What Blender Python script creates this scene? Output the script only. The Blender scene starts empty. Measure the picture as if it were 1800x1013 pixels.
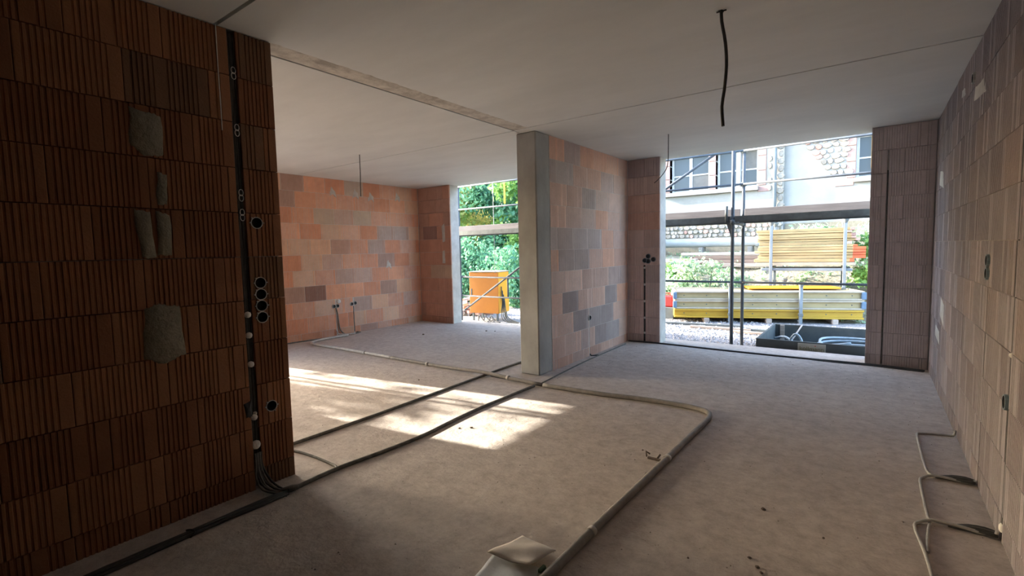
import bpy, math, random
import numpy as np
from mathutils import Vector, Matrix, Euler
random.seed(7); RNG = np.random.default_rng(7)
S = bpy.context.scene
COL = S.collection

# ------------------------------------------------------------------ camera
H = 2.62
cam_d = bpy.data.cameras.new('camera'); cam = bpy.data.objects.new('camera', cam_d); COL.objects.link(cam)
yaw, pit, rol = -0.6367, -0.0769, -0.0222
fw = Vector((math.sin(yaw)*math.cos(pit), math.cos(yaw)*math.cos(pit), math.sin(pit)))
rt = Vector((math.cos(yaw), -math.sin(yaw), 0)); up = rt.cross(fw)
r2 = rt*math.cos(rol) + up*math.sin(rol); u2 = up*math.cos(rol) - rt*math.sin(rol)
M = Matrix((( r2.x, u2.x, -fw.x, 0.0), (r2.y, u2.y, -fw.y, 0.0), (r2.z, u2.z, -fw.z, 1.3717), (0, 0, 0, 1)))
cam.matrix_world = M
cam_d.sensor_width = 36.0; cam_d.lens = 859.28/1800*36.0; cam_d.clip_start = 0.05; cam_d.clip_end = 300
S.camera = cam

# ------------------------------------------------------------------ sky, sun, exposure
W = bpy.data.worlds.new('sky'); S.world = W; W.use_nodes = True
bg = W.node_tree.nodes['Background']
sky = W.node_tree.nodes.new('ShaderNodeTexSky'); sky.sky_type = 'NISHITA'; sky.sun_disc = False
sky.sun_elevation = math.radians(21.6); sky.sun_rotation = math.atan2(-1.0, -0.157); sky.dust_density = 1.6; sky.air_density = 1.0
W.node_tree.links.new(sky.outputs['Color'], bg.inputs['Color']); bg.inputs['Strength'].default_value = 1.2
sun_d = bpy.data.lights.new('sun', 'SUN'); sun_d.energy = 13.0; sun_d.angle = math.radians(0.6); sun_d.color = (1.0, 0.94, 0.82)
sun = bpy.data.objects.new('sun', sun_d); COL.objects.link(sun)
SUN = Vector((1.0, 0.157, -0.40)).normalized()
sun.rotation_euler = SUN.to_track_quat('-Z', 'Y').to_euler(); sun.location = (-20, 0, 12)
S.view_settings.view_transform = 'Standard'; S.view_settings.look = 'None'
S.view_settings.gamma = 1.0; S.view_settings.use_curve_mapping = False
S.view_settings.exposure = 0.80
try:
    S.cycles.max_bounces = 14; S.cycles.diffuse_bounces = 10; S.cycles.sample_clamp_indirect = 6.0
    S.cycles.caustics_reflective = False; S.cycles.caustics_refractive = False
except Exception: pass

# ------------------------------------------------------------------ materials
def nodes(name):
    m = bpy.data.materials.new(name); m.use_nodes = True
    nt = m.node_tree; return m, nt, nt.nodes['Principled BSDF'], nt.nodes.new, nt.links.new
def mat(name, c1, c2=None, scale=8.0, rough=0.85, bump=0.0, bscale=None, metal=0.0, detail=6.0, obj_col=False, aniso=None, dist=0.01, contrast=(0.35, 0.65), rnd=0.0, spec=0.3):
    m, nt, b, N, L = nodes(name)
    b.inputs['Roughness'].default_value = rough; b.inputs['Metallic'].default_value = metal
    b.inputs['Specular IOR Level'].default_value = spec
    geo = N('ShaderNodeNewGeometry'); pos = geo.outputs['Position']
    if aniso:
        mp = N('ShaderNodeMapping'); mp.inputs['Scale'].default_value = aniso; L(pos, mp.inputs['Vector']); pos = mp.outputs['Vector']
    c2 = c2 or tuple(x*0.8 for x in c1)
    nz = N('ShaderNodeTexNoise'); nz.inputs['Scale'].default_value = scale; nz.inputs['Detail'].default_value = detail; nz.inputs['Roughness'].default_value = 0.65
    L(pos, nz.inputs['Vector'])
    rp = N('ShaderNodeValToRGB'); rp.color_ramp.elements[0].position = contrast[0]; rp.color_ramp.elements[1].position = contrast[1]
    rp.color_ramp.elements[0].color = (*c1, 1); rp.color_ramp.elements[1].color = (*c2, 1)
    L(nz.outputs['Fac'], rp.inputs['Fac']); out = rp.outputs['Color']
    if obj_col or rnd:
        oi = N('ShaderNodeObjectInfo')
    if obj_col:
        mx = N('ShaderNodeMix'); mx.data_type = 'RGBA'; mx.blend_type = 'MULTIPLY'; mx.inputs['Factor'].default_value = 1
        L(out, mx.inputs['A']); L(oi.outputs['Color'], mx.inputs['B']); out = mx.outputs['Result']
    if rnd:
        mr = N('ShaderNodeMapRange'); mr.inputs['To Min'].default_value = 1-rnd; mr.inputs['To Max'].default_value = 1+rnd*0.5
        L(oi.outputs['Random'], mr.inputs['Value'])
        hv = N('ShaderNodeHueSaturation'); L(mr.outputs['Result'], hv.inputs['Value']); L(out, hv.inputs['Color']); out = hv.outputs['Color']
    L(out, b.inputs['Base Color'])
    if bump:
        n2 = N('ShaderNodeTexNoise'); n2.inputs['Scale'].default_value = bscale or scale*4; n2.inputs['Detail'].default_value = 5
        L(pos, n2.inputs['Vector'])
        bp = N('ShaderNodeBump'); bp.inputs['Strength'].default_value = bump; bp.inputs['Distance'].default_value = dist
        L(n2.outputs['Fac'], bp.inputs['Height']); L(bp.outputs['Normal'], b.inputs['Normal'])
    return m

MT = {}
MT['brick'] = mat('brick_clay', (1.0, 1.0, 1.0), (0.78, 0.77, 0.77), 6, 0.9, 0.5, 90, obj_col=True, dist=0.004, contrast=(0.3, 0.8), rnd=0.05)
MT['brick_core'] = mat('brick_mortar', (0.30, 0.27, 0.25), (0.22, 0.19, 0.18), 20, 0.95, 0.4, 80)
MT['mortar_joint'] = mat('pale_mortar', (0.58, 0.53, 0.49), (0.44, 0.40, 0.37), 14, 0.95, 0.4, 80)
MT['brick_end'] = mat('brick_edge', (0.34, 0.19, 0.13), (0.26, 0.15, 0.11), 12, 0.95, 0.4, 80)
MT['concrete_c'] = mat('ceiling_concrete', (0.74, 0.745, 0.71), (0.64, 0.645, 0.61), 1.6, 0.7, 0.12, 60, dist=0.003, aniso=(0.6, 1.6, 1), contrast=(0.3, 0.75))
MT['strip'] = mat('ceiling_patch', (0.66, 0.62, 0.54), (0.46, 0.42, 0.36), 9, 0.9, 0.7, 40, dist=0.01, contrast=(0.4, 0.6))
MT['joint'] = mat('ceiling_joint', (0.03, 0.029, 0.028), None, 10)
MT['column'] = mat('column_concrete', (0.40, 0.40, 0.385), (0.30, 0.30, 0.285), 3, 0.85, 0.35, 45, dist=0.006, aniso=(1, 1, 0.6))
MT['reveal'] = mat('reveal_concrete', (0.56, 0.55, 0.52), (0.42, 0.41, 0.39), 5, 0.85, 0.3, 50, dist=0.005)
MT['mortar'] = mat('mortar_patch', (0.25, 0.225, 0.17), (0.19, 0.17, 0.125), 14, 0.95, 0.8, 60, dist=0.01)
MT['plaster'] = mat('plaster_white', (0.78, 0.76, 0.72), (0.66, 0.64, 0.60), 30, 0.9, 0.4, 90)
MT['black'] = mat('cable_black', (0.035, 0.037, 0.036), (0.06, 0.06, 0.055), 30, 0.55, 0.2, 200, dist=0.002)
MT['dustblack'] = mat('cable_dusty', (0.10, 0.10, 0.09), (0.20, 0.19, 0.17), 25, 0.8, 0.2, 200, dist=0.002)
MT['pipe'] = mat('conduit_grey', (0.26, 0.24, 0.22), (0.19, 0.175, 0.16), 18, 0.6, 0.1, 120, dist=0.002)
MT['pipe_l'] = mat('conduit_light', (0.56, 0.54, 0.50), (0.42, 0.40, 0.37), 18, 0.55)
MT['box'] = mat('socket_plastic', (0.03, 0.032, 0.035), None, 30, 0.5)
MT['rim'] = mat('socket_rim', (0.50, 0.49, 0.47), None, 30, 0.5)
MT['rimblue'] = mat('socket_rim_blue', (0.16, 0.22, 0.26), None, 30, 0.5)
MT['wirew'] = mat('wire_white', (0.70, 0.69, 0.66), None, 30, 0.5)
MT['wiregrey'] = mat('wire_grey', (0.42, 0.41, 0.39), (0.32, 0.31, 0.29), 30, 0.6)
MT['paper'] = mat('bag_paper', (0.68, 0.62, 0.55), (0.58, 0.52, 0.45), 9, 0.75, 0.3, 25, dist=0.006)
MT['film'] = mat('bag_film', (0.66, 0.68, 0.68), (0.54, 0.56, 0.57), 9, 0.4, 0.5, 25, dist=0.01)
MT['crumb'] = mat('rubble_crumb', (0.40, 0.35, 0.31), (0.24, 0.20, 0.18), 40, 0.95)
MT['crumbd'] = mat('rubble_dark', (0.10, 0.08, 0.07), (0.20, 0.15, 0.12), 40, 0.9)
MT['green'] = mat('green_plastic', (0.10, 0.16, 0.09), None, 30, 0.6)
MT['steel'] = mat('scaffold_steel', (0.10, 0.115, 0.13), (0.075, 0.085, 0.10), 12, 0.6, 0.1, 100, metal=0.1)
MT['steel_d'] = mat('deck_steel', (0.16, 0.18, 0.18), (0.11, 0.12, 0.12), 8, 0.55, 0.1, 60, metal=0.3)
MT['toe'] = mat('toe_board', (0.19, 0.172, 0.165), (0.135, 0.118, 0.115), 5, 0.8, 0.2, 40, aniso=(0.3, 3, 3))
MT['yellow'] = mat('yellow_strip', (0.80, 0.55, 0.06), None, 10, 0.5)
MT['sandst'] = mat('pink_sandstone', (0.33, 0.225, 0.21), (0.27, 0.185, 0.17), 6, 0.9, 0.4, 40)
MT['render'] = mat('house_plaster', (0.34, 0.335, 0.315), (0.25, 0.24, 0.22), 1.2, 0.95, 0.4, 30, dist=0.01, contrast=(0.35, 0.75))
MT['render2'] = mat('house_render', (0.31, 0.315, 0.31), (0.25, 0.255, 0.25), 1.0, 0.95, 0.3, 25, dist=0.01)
MT['sill'] = mat('stone_sill', (0.34, 0.315, 0.29), (0.26, 0.24, 0.225), 6, 0.9, 0.3, 40)
MT['stone'] = mat('rubble_stone', (0.37, 0.345, 0.305), (0.27, 0.245, 0.22), 7, 0.95, 0.6, 30, dist=0.02, rnd=0.3)
MT['oldbrick'] = mat('old_brick', (0.52, 0.33, 0.28), (0.42, 0.26, 0.22), 9, 0.95, 0.4, 40, rnd=0.25)
MT['wframe'] = mat('window_frame_white', (0.60, 0.61, 0.62), None, 10, 0.5)
MT['zinc'] = mat('zinc_pipe', (0.20, 0.235, 0.27), (0.15, 0.18, 0.205), 4, 0.5, metal=0.2)
MT['curtain'] = mat('ochre_curtain', (0.55, 0.32, 0.10), (0.46, 0.26, 0.08), 6, 0.9)
MT['blind'] = mat('pale_blind', (0.20, 0.195, 0.185), None, 6, 0.9)
MT['bigpipe'] = mat('pale_pipe', (0.44, 0.47, 0.49), (0.37, 0.40, 0.42), 3, 0.4)
MT['wood_y'] = mat('yellow_plywood', (0.40, 0.31, 0.16), (0.29, 0.22, 0.115), 3, 0.75, 0.2, 30, aniso=(0.6, 4, 14), rnd=0.22)
MT['wood_o'] = mat('old_timber', (0.34, 0.25, 0.20), (0.25, 0.18, 0.14), 3, 0.9, 0.3, 30, aniso=(0.6, 4, 14), rnd=0.3)
MT['wood_p'] = mat('pale_timber', (0.44, 0.37, 0.32), (0.34, 0.28, 0.24), 3, 0.9, 0.3, 30, aniso=(0.6, 4, 14), rnd=0.2)
MT['red_end'] = mat('red_paint', (0.62, 0.13, 0.05), (0.50, 0.10, 0.05), 12, 0.7)
MT['orange'] = mat('orange_paint', (0.80, 0.30, 0.02), (0.70, 0.25, 0.02), 3, 0.5)
MT['orange_shaded'] = mat('orange_cabinet', (0.46, 0.165, 0.02), (0.40, 0.14, 0.018), 2, 0.5)  # cabinet front: its shade is put into a darker orange
MT['orange_lit'] = mat('orange_lit_side', (0.70, 0.33, 0.03), (0.64, 0.29, 0.03), 2, 0.5)  # cabinet body: brightness of the lit side put into a lighter orange
MT['panel_y'] = mat('panel_yellow', (0.42, 0.265, 0.03), (0.34, 0.215, 0.03), 2, 0.5, rnd=0.05)
MT['panel_g'] = mat('panel_grey', (0.36, 0.30, 0.17), (0.28, 0.235, 0.135), 2, 0.7)
MT['panel_fl'] = mat('panel_flange', (0.38, 0.335, 0.26), (0.30, 0.265, 0.205), 4, 0.6)
MT['blue'] = mat('blue_fitting', (0.11, 0.18, 0.27), None, 10, 0.5)
MT['red'] = mat('red_plastic', (0.60, 0.03, 0.03), None, 10, 0.5)
MT['tub'] = mat('tub_anthracite', (0.075, 0.088, 0.093), (0.10, 0.115, 0.12), 6, 0.6, 0.1, 60)
MT['sign'] = mat('sign_plate', (0.46, 0.46, 0.41), (0.40, 0.40, 0.36), 8, 0.6)
MT['signtxt'] = mat('sign_lettering', (0.20, 0.21, 0.10), None, 8, 0.6)
MT['hose'] = mat('hose_blue_grey', (0.45, 0.53, 0.60), (0.30, 0.37, 0.43), 12, 0.4)
MT['gravel'] = mat('gravel_ground', (0.40, 0.38, 0.37), (0.20, 0.195, 0.20), 28, 0.95, 1.0, 30, dist=0.05, contrast=(0.4, 0.6))
MT['pebble'] = mat('gravel_pebble', (0.44, 0.42, 0.41), (0.26, 0.25, 0.26), 9, 0.9)
MT['soil'] = mat('bank_soil', (0.32, 0.27, 0.20), (0.20, 0.19, 0.12), 3, 0.95, 0.8, 12, dist=0.06)
MT['bark'] = mat('bark', (0.10, 0.08, 0.06), (0.17, 0.14, 0.11), 6, 0.95)

def floor_mat():
    m, nt, b, N, L = nodes('floor_concrete')
    b.inputs['Roughness'].default_value = 0.88; b.inputs['Specular IOR Level'].default_value = 0.3
    g = N('ShaderNodeNewGeometry'); pos = g.outputs['Position']
    def noise(s, d, r=0.6):
        n = N('ShaderNodeTexNoise'); n.inputs['Scale'].default_value = s; n.inputs['Detail'].default_value = d; n.inputs['Roughness'].default_value = r
        L(pos, n.inputs['Vector']); return n.outputs['Fac']
    def ramp(f, p0, p1, a, c):
        r = N('ShaderNodeValToRGB'); r.color_ramp.elements[0].position = p0; r.color_ramp.elements[1].position = p1
        r.color_ramp.elements[0].color = (*a, 1); r.color_ramp.elements[1].color = (*c, 1); L(f, r.inputs['Fac']); return r.outputs['Color']
    base = ramp(noise(1.1, 8), 0.32, 0.7, (0.58, 0.515, 0.46), (0.48, 0.42, 0.375))
    fine = ramp(noise(11, 9, 0.78), 0.34, 0.60, (0.74, 0.715, 0.70), (1.05, 1.05, 1.05))
    spot = ramp(noise(36, 6, 0.7), 0.27, 0.37, (0.46, 0.42, 0.40), (1, 1, 1))
    def mul(a, c):
        x = N('ShaderNodeMix'); x.data_type = 'RGBA'; x.blend_type = 'MULTIPLY'; x.inputs['Factor'].default_value = 1
        L(a, x.inputs['A']); L(c, x.inputs['B']); return x.outputs['Result']
    L(mul(mul(base, fine), spot), b.inputs['Base Color'])
    b1 = N('ShaderNodeBump'); b1.inputs['Strength'].default_value = 0.6; b1.inputs['Distance'].default_value = 0.012; L(noise(24, 9, 0.7), b1.inputs['Height'])
    b2 = N('ShaderNodeBump'); b2.inputs['Strength'].default_value = 0.35; b2.inputs['Distance'].default_value = 0.05; L(noise(5, 4), b2.inputs['Height']); L(b1.outputs['Normal'], b2.inputs['Normal'])
    L(b2.outputs['Normal'], b.inputs['Normal'])
    return m
MT['floor'] = floor_mat()
def glass_mat():
    m, nt, b, N, L = nodes('window_glass')
    b.inputs['Base Color'].default_value = (0.05, 0.07, 0.095, 1); b.inputs['Roughness'].default_value = 0.08; b.inputs['Specular IOR Level'].default_value = 0.3
    return m
MT['glass'] = glass_mat()
def leaf_mat(name, c1, c2, sc=0.9):
    m, nt, b, N, L = nodes(name)
    g = N('ShaderNodeNewGeometry'); n = N('ShaderNodeTexNoise'); n.inputs['Scale'].default_value = sc; n.inputs['Detail'].default_value = 3; L(g.outputs['Position'], n.inputs['Vector'])
    ad = N('ShaderNodeMath'); ad.operation = 'MULTIPLY_ADD'; ad.inputs[1].default_value = 0.35; L(g.outputs['Random Per Island'], ad.inputs[0]); L(n.outputs['Fac'], ad.inputs[2])
    r = N('ShaderNodeValToRGB'); r.color_ramp.elements[0].position = 0.45; r.color_ramp.elements[1].position = 0.9
    r.color_ramp.elements[0].color = (*c1, 1); r.color_ramp.elements[1].color = (*c2, 1); L(ad.outputs[0], r.inputs['Fac']); L(r.outputs['Color'], b.inputs['Base Color'])
    b.inputs['Roughness'].default_value = 0.55
    t = N('ShaderNodeBsdfTranslucent'); L(r.outputs['Color'], t.inputs['Color'])
    mx = N('ShaderNodeMixShader'); mx.inputs['Fac'].default_value = 0.4; L(b.outputs['BSDF'], mx.inputs[1]); L(t.outputs['BSDF'], mx.inputs[2])
    L(mx.outputs['Shader'], nt.nodes['Material Output'].inputs['Surface']); return m
MT['leaf_a'] = leaf_mat('leaf_green', (0.10, 0.26, 0.09), (0.34, 0.52, 0.13))
MT['leaf_b'] = leaf_mat('leaf_blue_green', (0.06, 0.20, 0.13), (0.20, 0.42, 0.22))
MT['leaf_c'] = leaf_mat('leaf_yellowing', (0.24, 0.40, 0.10), (0.66, 0.60, 0.26))
MT['leaf_d'] = leaf_mat('leaf_weed', (0.18, 0.34, 0.17), (0.50, 0.58, 0.42), 3)

# ------------------------------------------------------------------ geometry helpers
class MB:
    def __init__(s): s.v = []; s.f = []; s.smooth = []
    def add(s, vs, fs, sm=False):
        n = len(s.v); s.v += [tuple(v) for v in vs]; s.f += [tuple(i+n for i in f) for f in fs]; s.smooth += [sm]*len(fs); return s
    def box(s, x0, x1, y0, y1, z0, z1, R=None, b=0.0):
        if b > 0:
            return s.bbox(x0, x1, y0, y1, z0, z1, b, R)
        vs = [Vector((x, y, z)) for z in (z0, z1) for y in (y0, y1) for x in (x0, x1)]
        if R: vs = [R @ v for v in vs]
        return s.add(vs, [(0, 2, 3, 1), (4, 5, 7, 6), (0, 1, 5, 4), (2, 6, 7, 3), (0, 4, 6, 2), (1, 3, 7, 5)])
    def bbox(s, x0, x1, y0, y1, z0, z1, b, R=None):   # bevelled box
        c = Vector(((x0+x1)/2, (y0+y1)/2, (z0+z1)/2)); h = Vector(((x1-x0)/2, (y1-y0)/2, (z1-z0)/2)); b = min(b, min(h)*0.9)
        idx = {}; vs = []
        for sx in (-1, 1):
            for sy in (-1, 1):
                for sz in (-1, 1):
                    for ax in range(3):
                        p = [sx*h[0], sy*h[1], sz*h[2]]; sg = (sx, sy, sz)
                        for k in range(3):
                            if k != ax: p[k] -= sg[k]*b
                        idx[(sx, sy, sz, ax)] = len(vs); v = c+Vector(p); vs.append(R @ v if R else v)
        fs = []
        for ax in range(3):
            a, d = [(1, 2), (2, 0), (0, 1)][ax]
            for sg in (-1, 1):
                q = []
                for (i, j) in ((-1, -1), (1, -1), (1, 1), (-1, 1)):
                    t = [0, 0, 0]; t[ax] = sg; t[a] = i; t[d] = j; q.append(idx[(*t, ax)])
                fs.append(q if sg > 0 else q[::-1])
        for ax in range(3):     # edges
            a, d = [(1, 2), (2, 0), (0, 1)][ax]
            for i in (-1, 1):
                for j in (-1, 1):
                    t0 = [0, 0, 0]; t1 = [0, 0, 0]; t0[ax] = -1; t1[ax] = 1
                    for t in (t0, t1): t[a] = i; t[d] = j
                    q = [idx[(*t0, a)], idx[(*t1, a)], idx[(*t1, d)], idx[(*t0, d)]]
                    fs.append(q if i*j < 0 else q[::-1])
        for sx in (-1, 1):
            for sy in (-1, 1):
                for sz in (-1, 1):
                    q = [idx[(sx, sy, sz, k)] for k in range(3)]; fs.append(q if sx*sy*sz > 0 else q[::-1])
        return s.add(vs, fs)
    def tube(s, pts, r, n=8, cap=True, sm=True):
        pts = [Vector(p) for p in pts]; rs = r if hasattr(r, '__len__') else [r]*len(pts)
        vs = []; fs = []; prev = None
        for i, p in enumerate(pts):
            t = (pts[min(i+1, len(pts)-1)] - pts[max(i-1, 0)]).normalized()
            if prev is None:
                a = Vector((0, 0, 1)) if abs(t.z) < 0.9 else Vector((1, 0, 0)); nrm = t.cross(a).normalized()
            else:
                nrm = (prev - t*prev.dot(t)).normalized()
            prev = nrm; bn = t.cross(nrm)
            for k in range(n):
                a = 2*math.pi*k/n; vs.append(p + (nrm*math.cos(a) + bn*math.sin(a))*rs[i])
        for i in range(len(pts)-1):
            for k in range(n):
                fs.append((i*n+k, i*n+(k+1) % n, (i+1)*n+(k+1) % n, (i+1)*n+k))
        s.add(vs, fs, sm)
        if cap:
            m = len(s.v)-len(vs)
            s.f.append(tuple(m+k for k in range(n))[::-1]); s.f.append(tuple(m+(len(pts)-1)*n+k for k in range(n))); s.smooth += [False, False]
        return s
    def lathe(s, c, axis, prof, n=16, sm=True):   # prof: (radius, distance along axis)
        axis = Vector(axis).normalized(); a = Vector((0, 0, 1)) if abs(axis.z) < 0.9 else Vector((1, 0, 0)); u = axis.cross(a).normalized(); w = axis.cross(u); c = Vector(c)
        vs = [c + axis*d + (u*math.cos(2*math.pi*k/n)+w*math.sin(2*math.pi*k/n))*r for r, d in prof for k in range(n)]
        fs = [(i*n+k, i*n+(k+1) % n, (i+1)*n+(k+1) % n, (i+1)*n+k) for i in range(len(prof)-1) for k in range(n)]
        return s.add(vs, fs, sm)
    def build(s, name, m, parent=None):
        a = np.array(s.v, float); lo, hi = a.min(0), a.max(0); o = np.array([(lo[0]+hi[0])/2, (lo[1]+hi[1])/2, lo[2]])
        me = bpy.data.meshes.new(name); me.from_pydata((a-o).tolist(), [], s.f); me.materials.append(MT[m] if isinstance(m, str) else m)
        me.polygons.foreach_set('use_smooth', s.smooth); me.update()
        return link(name, me, o, parent)
WL = {}
def link(name, me, o, parent=None, rz=0.0):
    ob = bpy.data.objects.new(name, me); COL.objects.link(ob); o = Vector(o); WL[ob.name] = o
    if parent: ob.parent = parent; ob.location = o - WL[parent.name]
    else: ob.location = o
    if rz: ob.rotation_euler = (0, 0, rz)
    return ob
def thing(name, label, cat, loc, group=None):
    e = bpy.data.objects.new(name, None); COL.objects.link(e); e.location = loc; e.empty_display_size = 0.1; WL[e.name] = Vector(loc)
    return tag(e, label, cat, group)
def tag(o, label, cat=None, group=None, kind=None):
    o['label'] = label
    if cat: o['category'] = cat
    if group: o['group'] = group
    if kind: o['kind'] = kind
    return o
def struct(o, label): o['label'] = label; o['kind'] = 'structure'; return o
def smooth_path(pts, step=0.05, r=0.0):     # Catmull-Rom through points
    P = [Vector(p) for p in pts]; out = []
    Q = [P[0]*2-P[1]] + P + [P[-1]*2-P[-2]]
    for i in range(1, len(Q)-2):
        n = max(2, int((Q[i+1]-Q[i]).length/step))
        for k in range(n):
            t = k/n; a, b, c, d = Q[i-1], Q[i], Q[i+1], Q[i+2]
            out.append(0.5*((2*b)+(c-a)*t+(2*a-5*b+4*c-d)*t*t+(3*b-a-3*c+d)*t**3))
    out.append(P[-1]); return out

XP, XR, YF, YD, YC, XL = -2.884, 0.5035, 6.76, 1.5685, 4.37, -7.264
YO = 7.0             # outer face of the facade masonry
O1 = (-2.4086, -0.0452); O2 = (-6.41, -3.62)
YB = -2.2; YBL = 0.3  # back walls, behind the camera
WIN = (1.70, 2.86, 0.0, 2.16)   # opening in the far left wall (y0,y1,z0,z1)

ADDED_OPENING = (0.32, 0.84)   # narrower side opening, added unseen behind the dark wall to bounce more sun indoors
# ------------------------------------------------------------------ floor and ceiling
m = MB(); m.box(XL-0.24, XR+0.3, YB-0.3, 7.2, -0.22, 0.0)
struct(m.build('floor', 'floor'), 'rough dusty raw concrete floor slab of the shell rooms')
ceil = struct(MB().box(XL-0.3, XR+0.3, YB-0.3, 7.05, H+0.03, H+0.28).build('ceiling', 'joint'), 'pale precast concrete ceiling with straight panel joints')
def cpanel(x0, x1, y0, y1, mt='concrete_c', nm='ceiling_panel', z=H):
    m = MB(); m.box(x0, x1, y0, y1, z, H+0.03); return m.build(nm, mt, ceil)
cpanel(-2.886, XR+0.3, YB-0.3, 1.258); cpanel(-2.886, XR+0.3, 1.280, 4.217); cpanel(-2.886, XR+0.3, 4.235, 7.05)
cpanel(XL-0.3, -3.074, YB-0.3, 4.242); cpanel(XL-0.3, -3.074, 4.255, 7.05)
cpanel(-3.052, -2.888, YB-0.3, YD, 'concrete_c'); cpanel(-3.066, -2.888, 4.236, 7.05)
# rough cast strip between the dark wall and the column: uneven edges and a slightly lumpy underside
m = MB(); n = 46; vs = []
for i in range(n):
    y = YD + (4.222-YD)*i/(n-1); w = 0.012*math.sin(i*1.7)+0.010*random.random()
    for x, z in ((-3.052, H-0.001), (-3.0, H-0.004-0.005*random.random()), (-2.94, H-0.004-0.006*random.random()), (-2.888+w, H+0.0004)):
        vs.append((x, y, z))
fs = [(i*4+k, (i+1)*4+k, (i+1)*4+k+1, i*4+k+1) for i in range(n-1) for k in range(3)]
m.add(vs, fs); m.box(-3.052, -2.89, YD, 4.222, H+0.001, H+0.03); tag(m.build('cast_strip', 'strip', ceil), 'rough beige strip of patched concrete')

# ------------------------------------------------------------------ brick walls
RIB = {}
def brick_mesh(L, h, d, pts, var):
    key = (round(L, 3), round(h, 3), d, pts, var)
    if key in RIB: return RIB[key]
    rr = random.Random(hash(key) % 9999)
    prof = [(0.0, 0.0015)]; x = 0.004; e = min(0.015+0.014*rr.random(), L*0.25); g = 0.0055 if pts == 4 else 0.004
    prof.append((x, 0.0)); prof.append((e, 0.0)); x = e; p = 0.0216
    flat = rr.choice([None, None, 0.36, 0.6]) if L > 0.3 else None; done = False
    while x + p < L - e + 1e-6:
        if flat and not done and x > flat*L:
            x += 0.042; prof.append((x, 0.0)); done = True; continue
        gg = g*(0.8+0.4*rr.random())
        if pts == 4: prof += [(x+0.12*p, gg), (x+0.42*p, gg), (x+0.56*p, 0.0), (x+p, 0.0)]
        else: prof += [(x+0.22*p, gg), (x+0.5*p, gg*0.2), (x+p, 0.0)]
        x += p
    prof = [q for q in prof if q[0] < L-0.006] + [(L-0.004, 0.0), (L, 0.0015)]
    n = len(prof); vs = []
    for z in (0, h): vs += [(u-L/2, y, z) for u, y in prof]
    vs += [(L/2, d, 0), (-L/2, d, 0), (L/2, d, h), (-L/2, d, h)]
    fs = [(i, i+1, n+i+1, n+i) for i in range(n-1)]
    A, B, C, D = 2*n, 2*n+1, 2*n+2, 2*n+3
    fs += [tuple(range(n))[::-1] + (B, A), tuple(range(n, 2*n)) + (C, D), (n-1, A, C, 2*n-1), (0, n, D, B), (A, B, D, C)]
    me = bpy.data.meshes.new('brick'); me.from_pydata(vs, [], fs); me.materials.append(MT['brick']); me.update(); RIB[key] = me
    return me
def hsh(*a): return random.Random(str(a)).random()
def srgb(r, g, b): return tuple((c/255/12.92 if c/255 < 0.04045 else ((c/255+0.055)/1.055)**2.4) for c in (r, g, b))
COURSES = [(0.0, 0.116)] + [(0.12+0.25*k, 0.12+0.25*k+0.2455) for k in range(10)]
def brick_wall(parent, facing, plane, u0, u1, tints, depth, pts, offs, gaps=(), cuts=None, seed=0, dark={}, L=0.373, gap=0.0035, gmin=0.05):
    """facing '+X','-X','-Y'; u runs along Y (or X). gaps: (centre, width, z0, z1) chases left open."""
    out = []
    for r, (z0, z1) in enumerate(COURSES):
        o = offs[r % len(offs)] if not isinstance(offs, dict) else offs.get(r, 0.12*(r % 3))
        j = [u0]; x = u0 + (o % L)
        while x < u1 - 0.03:
            if x > u0 + 0.03: j.append(x)
            x += L
        j.append(u1)
        segs = []
        for a, b in zip(j[:-1], j[1:]):
            parts = [(a+gap/2, b-gap/2)]
            for c, w, g0, g1 in gaps:
                if g0 < z1-0.06 and g1 > z0+0.06:
                    nn = []
                    for p, q in parts:
                        if q <= c-w/2 or p >= c+w/2: nn.append((p, q))
                        else:
                            if c-w/2 - p > 0.012: nn.append((p, c-w/2))
                            if q - (c+w/2) > 0.012: nn.append((c+w/2, q))
                    parts = nn
            segs += parts
        for i, (a, b) in enumerate(segs):
            me = brick_mesh(b-a, z1-z0, depth, pts, int(hsh(seed, r, i)*3))
            off = (hsh(seed, r, i, 'o')-0.5)*0.003
            c = (a+b)/2
            if facing == '+X': ob = link('brick', me, (plane+off, c, z0), parent, math.pi/2)
            elif facing == '-X': ob = link('brick', me, (plane+off, c, z0), parent, -math.pi/2)
            else: ob = link('brick', me, (c, plane+off, z0), parent)
            t = hsh(seed, r, i, 't'); k = 0
            acc = 0
            for (w, col) in tints:
                acc += w
                if t <= acc: break
            for (dr, d0, d1, dc) in dark:
                if dr == r and d0 <= c <= d1: col = dc
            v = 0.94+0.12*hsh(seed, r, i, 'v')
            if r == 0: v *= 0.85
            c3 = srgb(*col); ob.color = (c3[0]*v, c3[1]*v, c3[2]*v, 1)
            out.append((ob, r, a, b, z0, z1))
    return out

ORANGE = [(0.34, (224, 166, 136)), (0.30, (216, 154, 124)), (0.24, (220, 176, 148)), (0.08, (202, 162, 144)), (0.04, (186, 154, 142))]
PINK = [(0.30, (224, 188, 170)), (0.28, (218, 180, 162)), (0.22, (212, 182, 168)), (0.14, (226, 180, 156)), (0.06, (196, 174, 166))]
GREYP = [(0.4, (156, 149, 153)), (0.4, (147, 139, 143)), (0.2, (164, 153, 154))]
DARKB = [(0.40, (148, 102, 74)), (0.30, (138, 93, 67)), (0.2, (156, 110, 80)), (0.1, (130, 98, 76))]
PIER = [(0.5, (214, 190, 182)), (0.3, (208, 186, 178)), (0.2, (202, 184, 178))]

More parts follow.
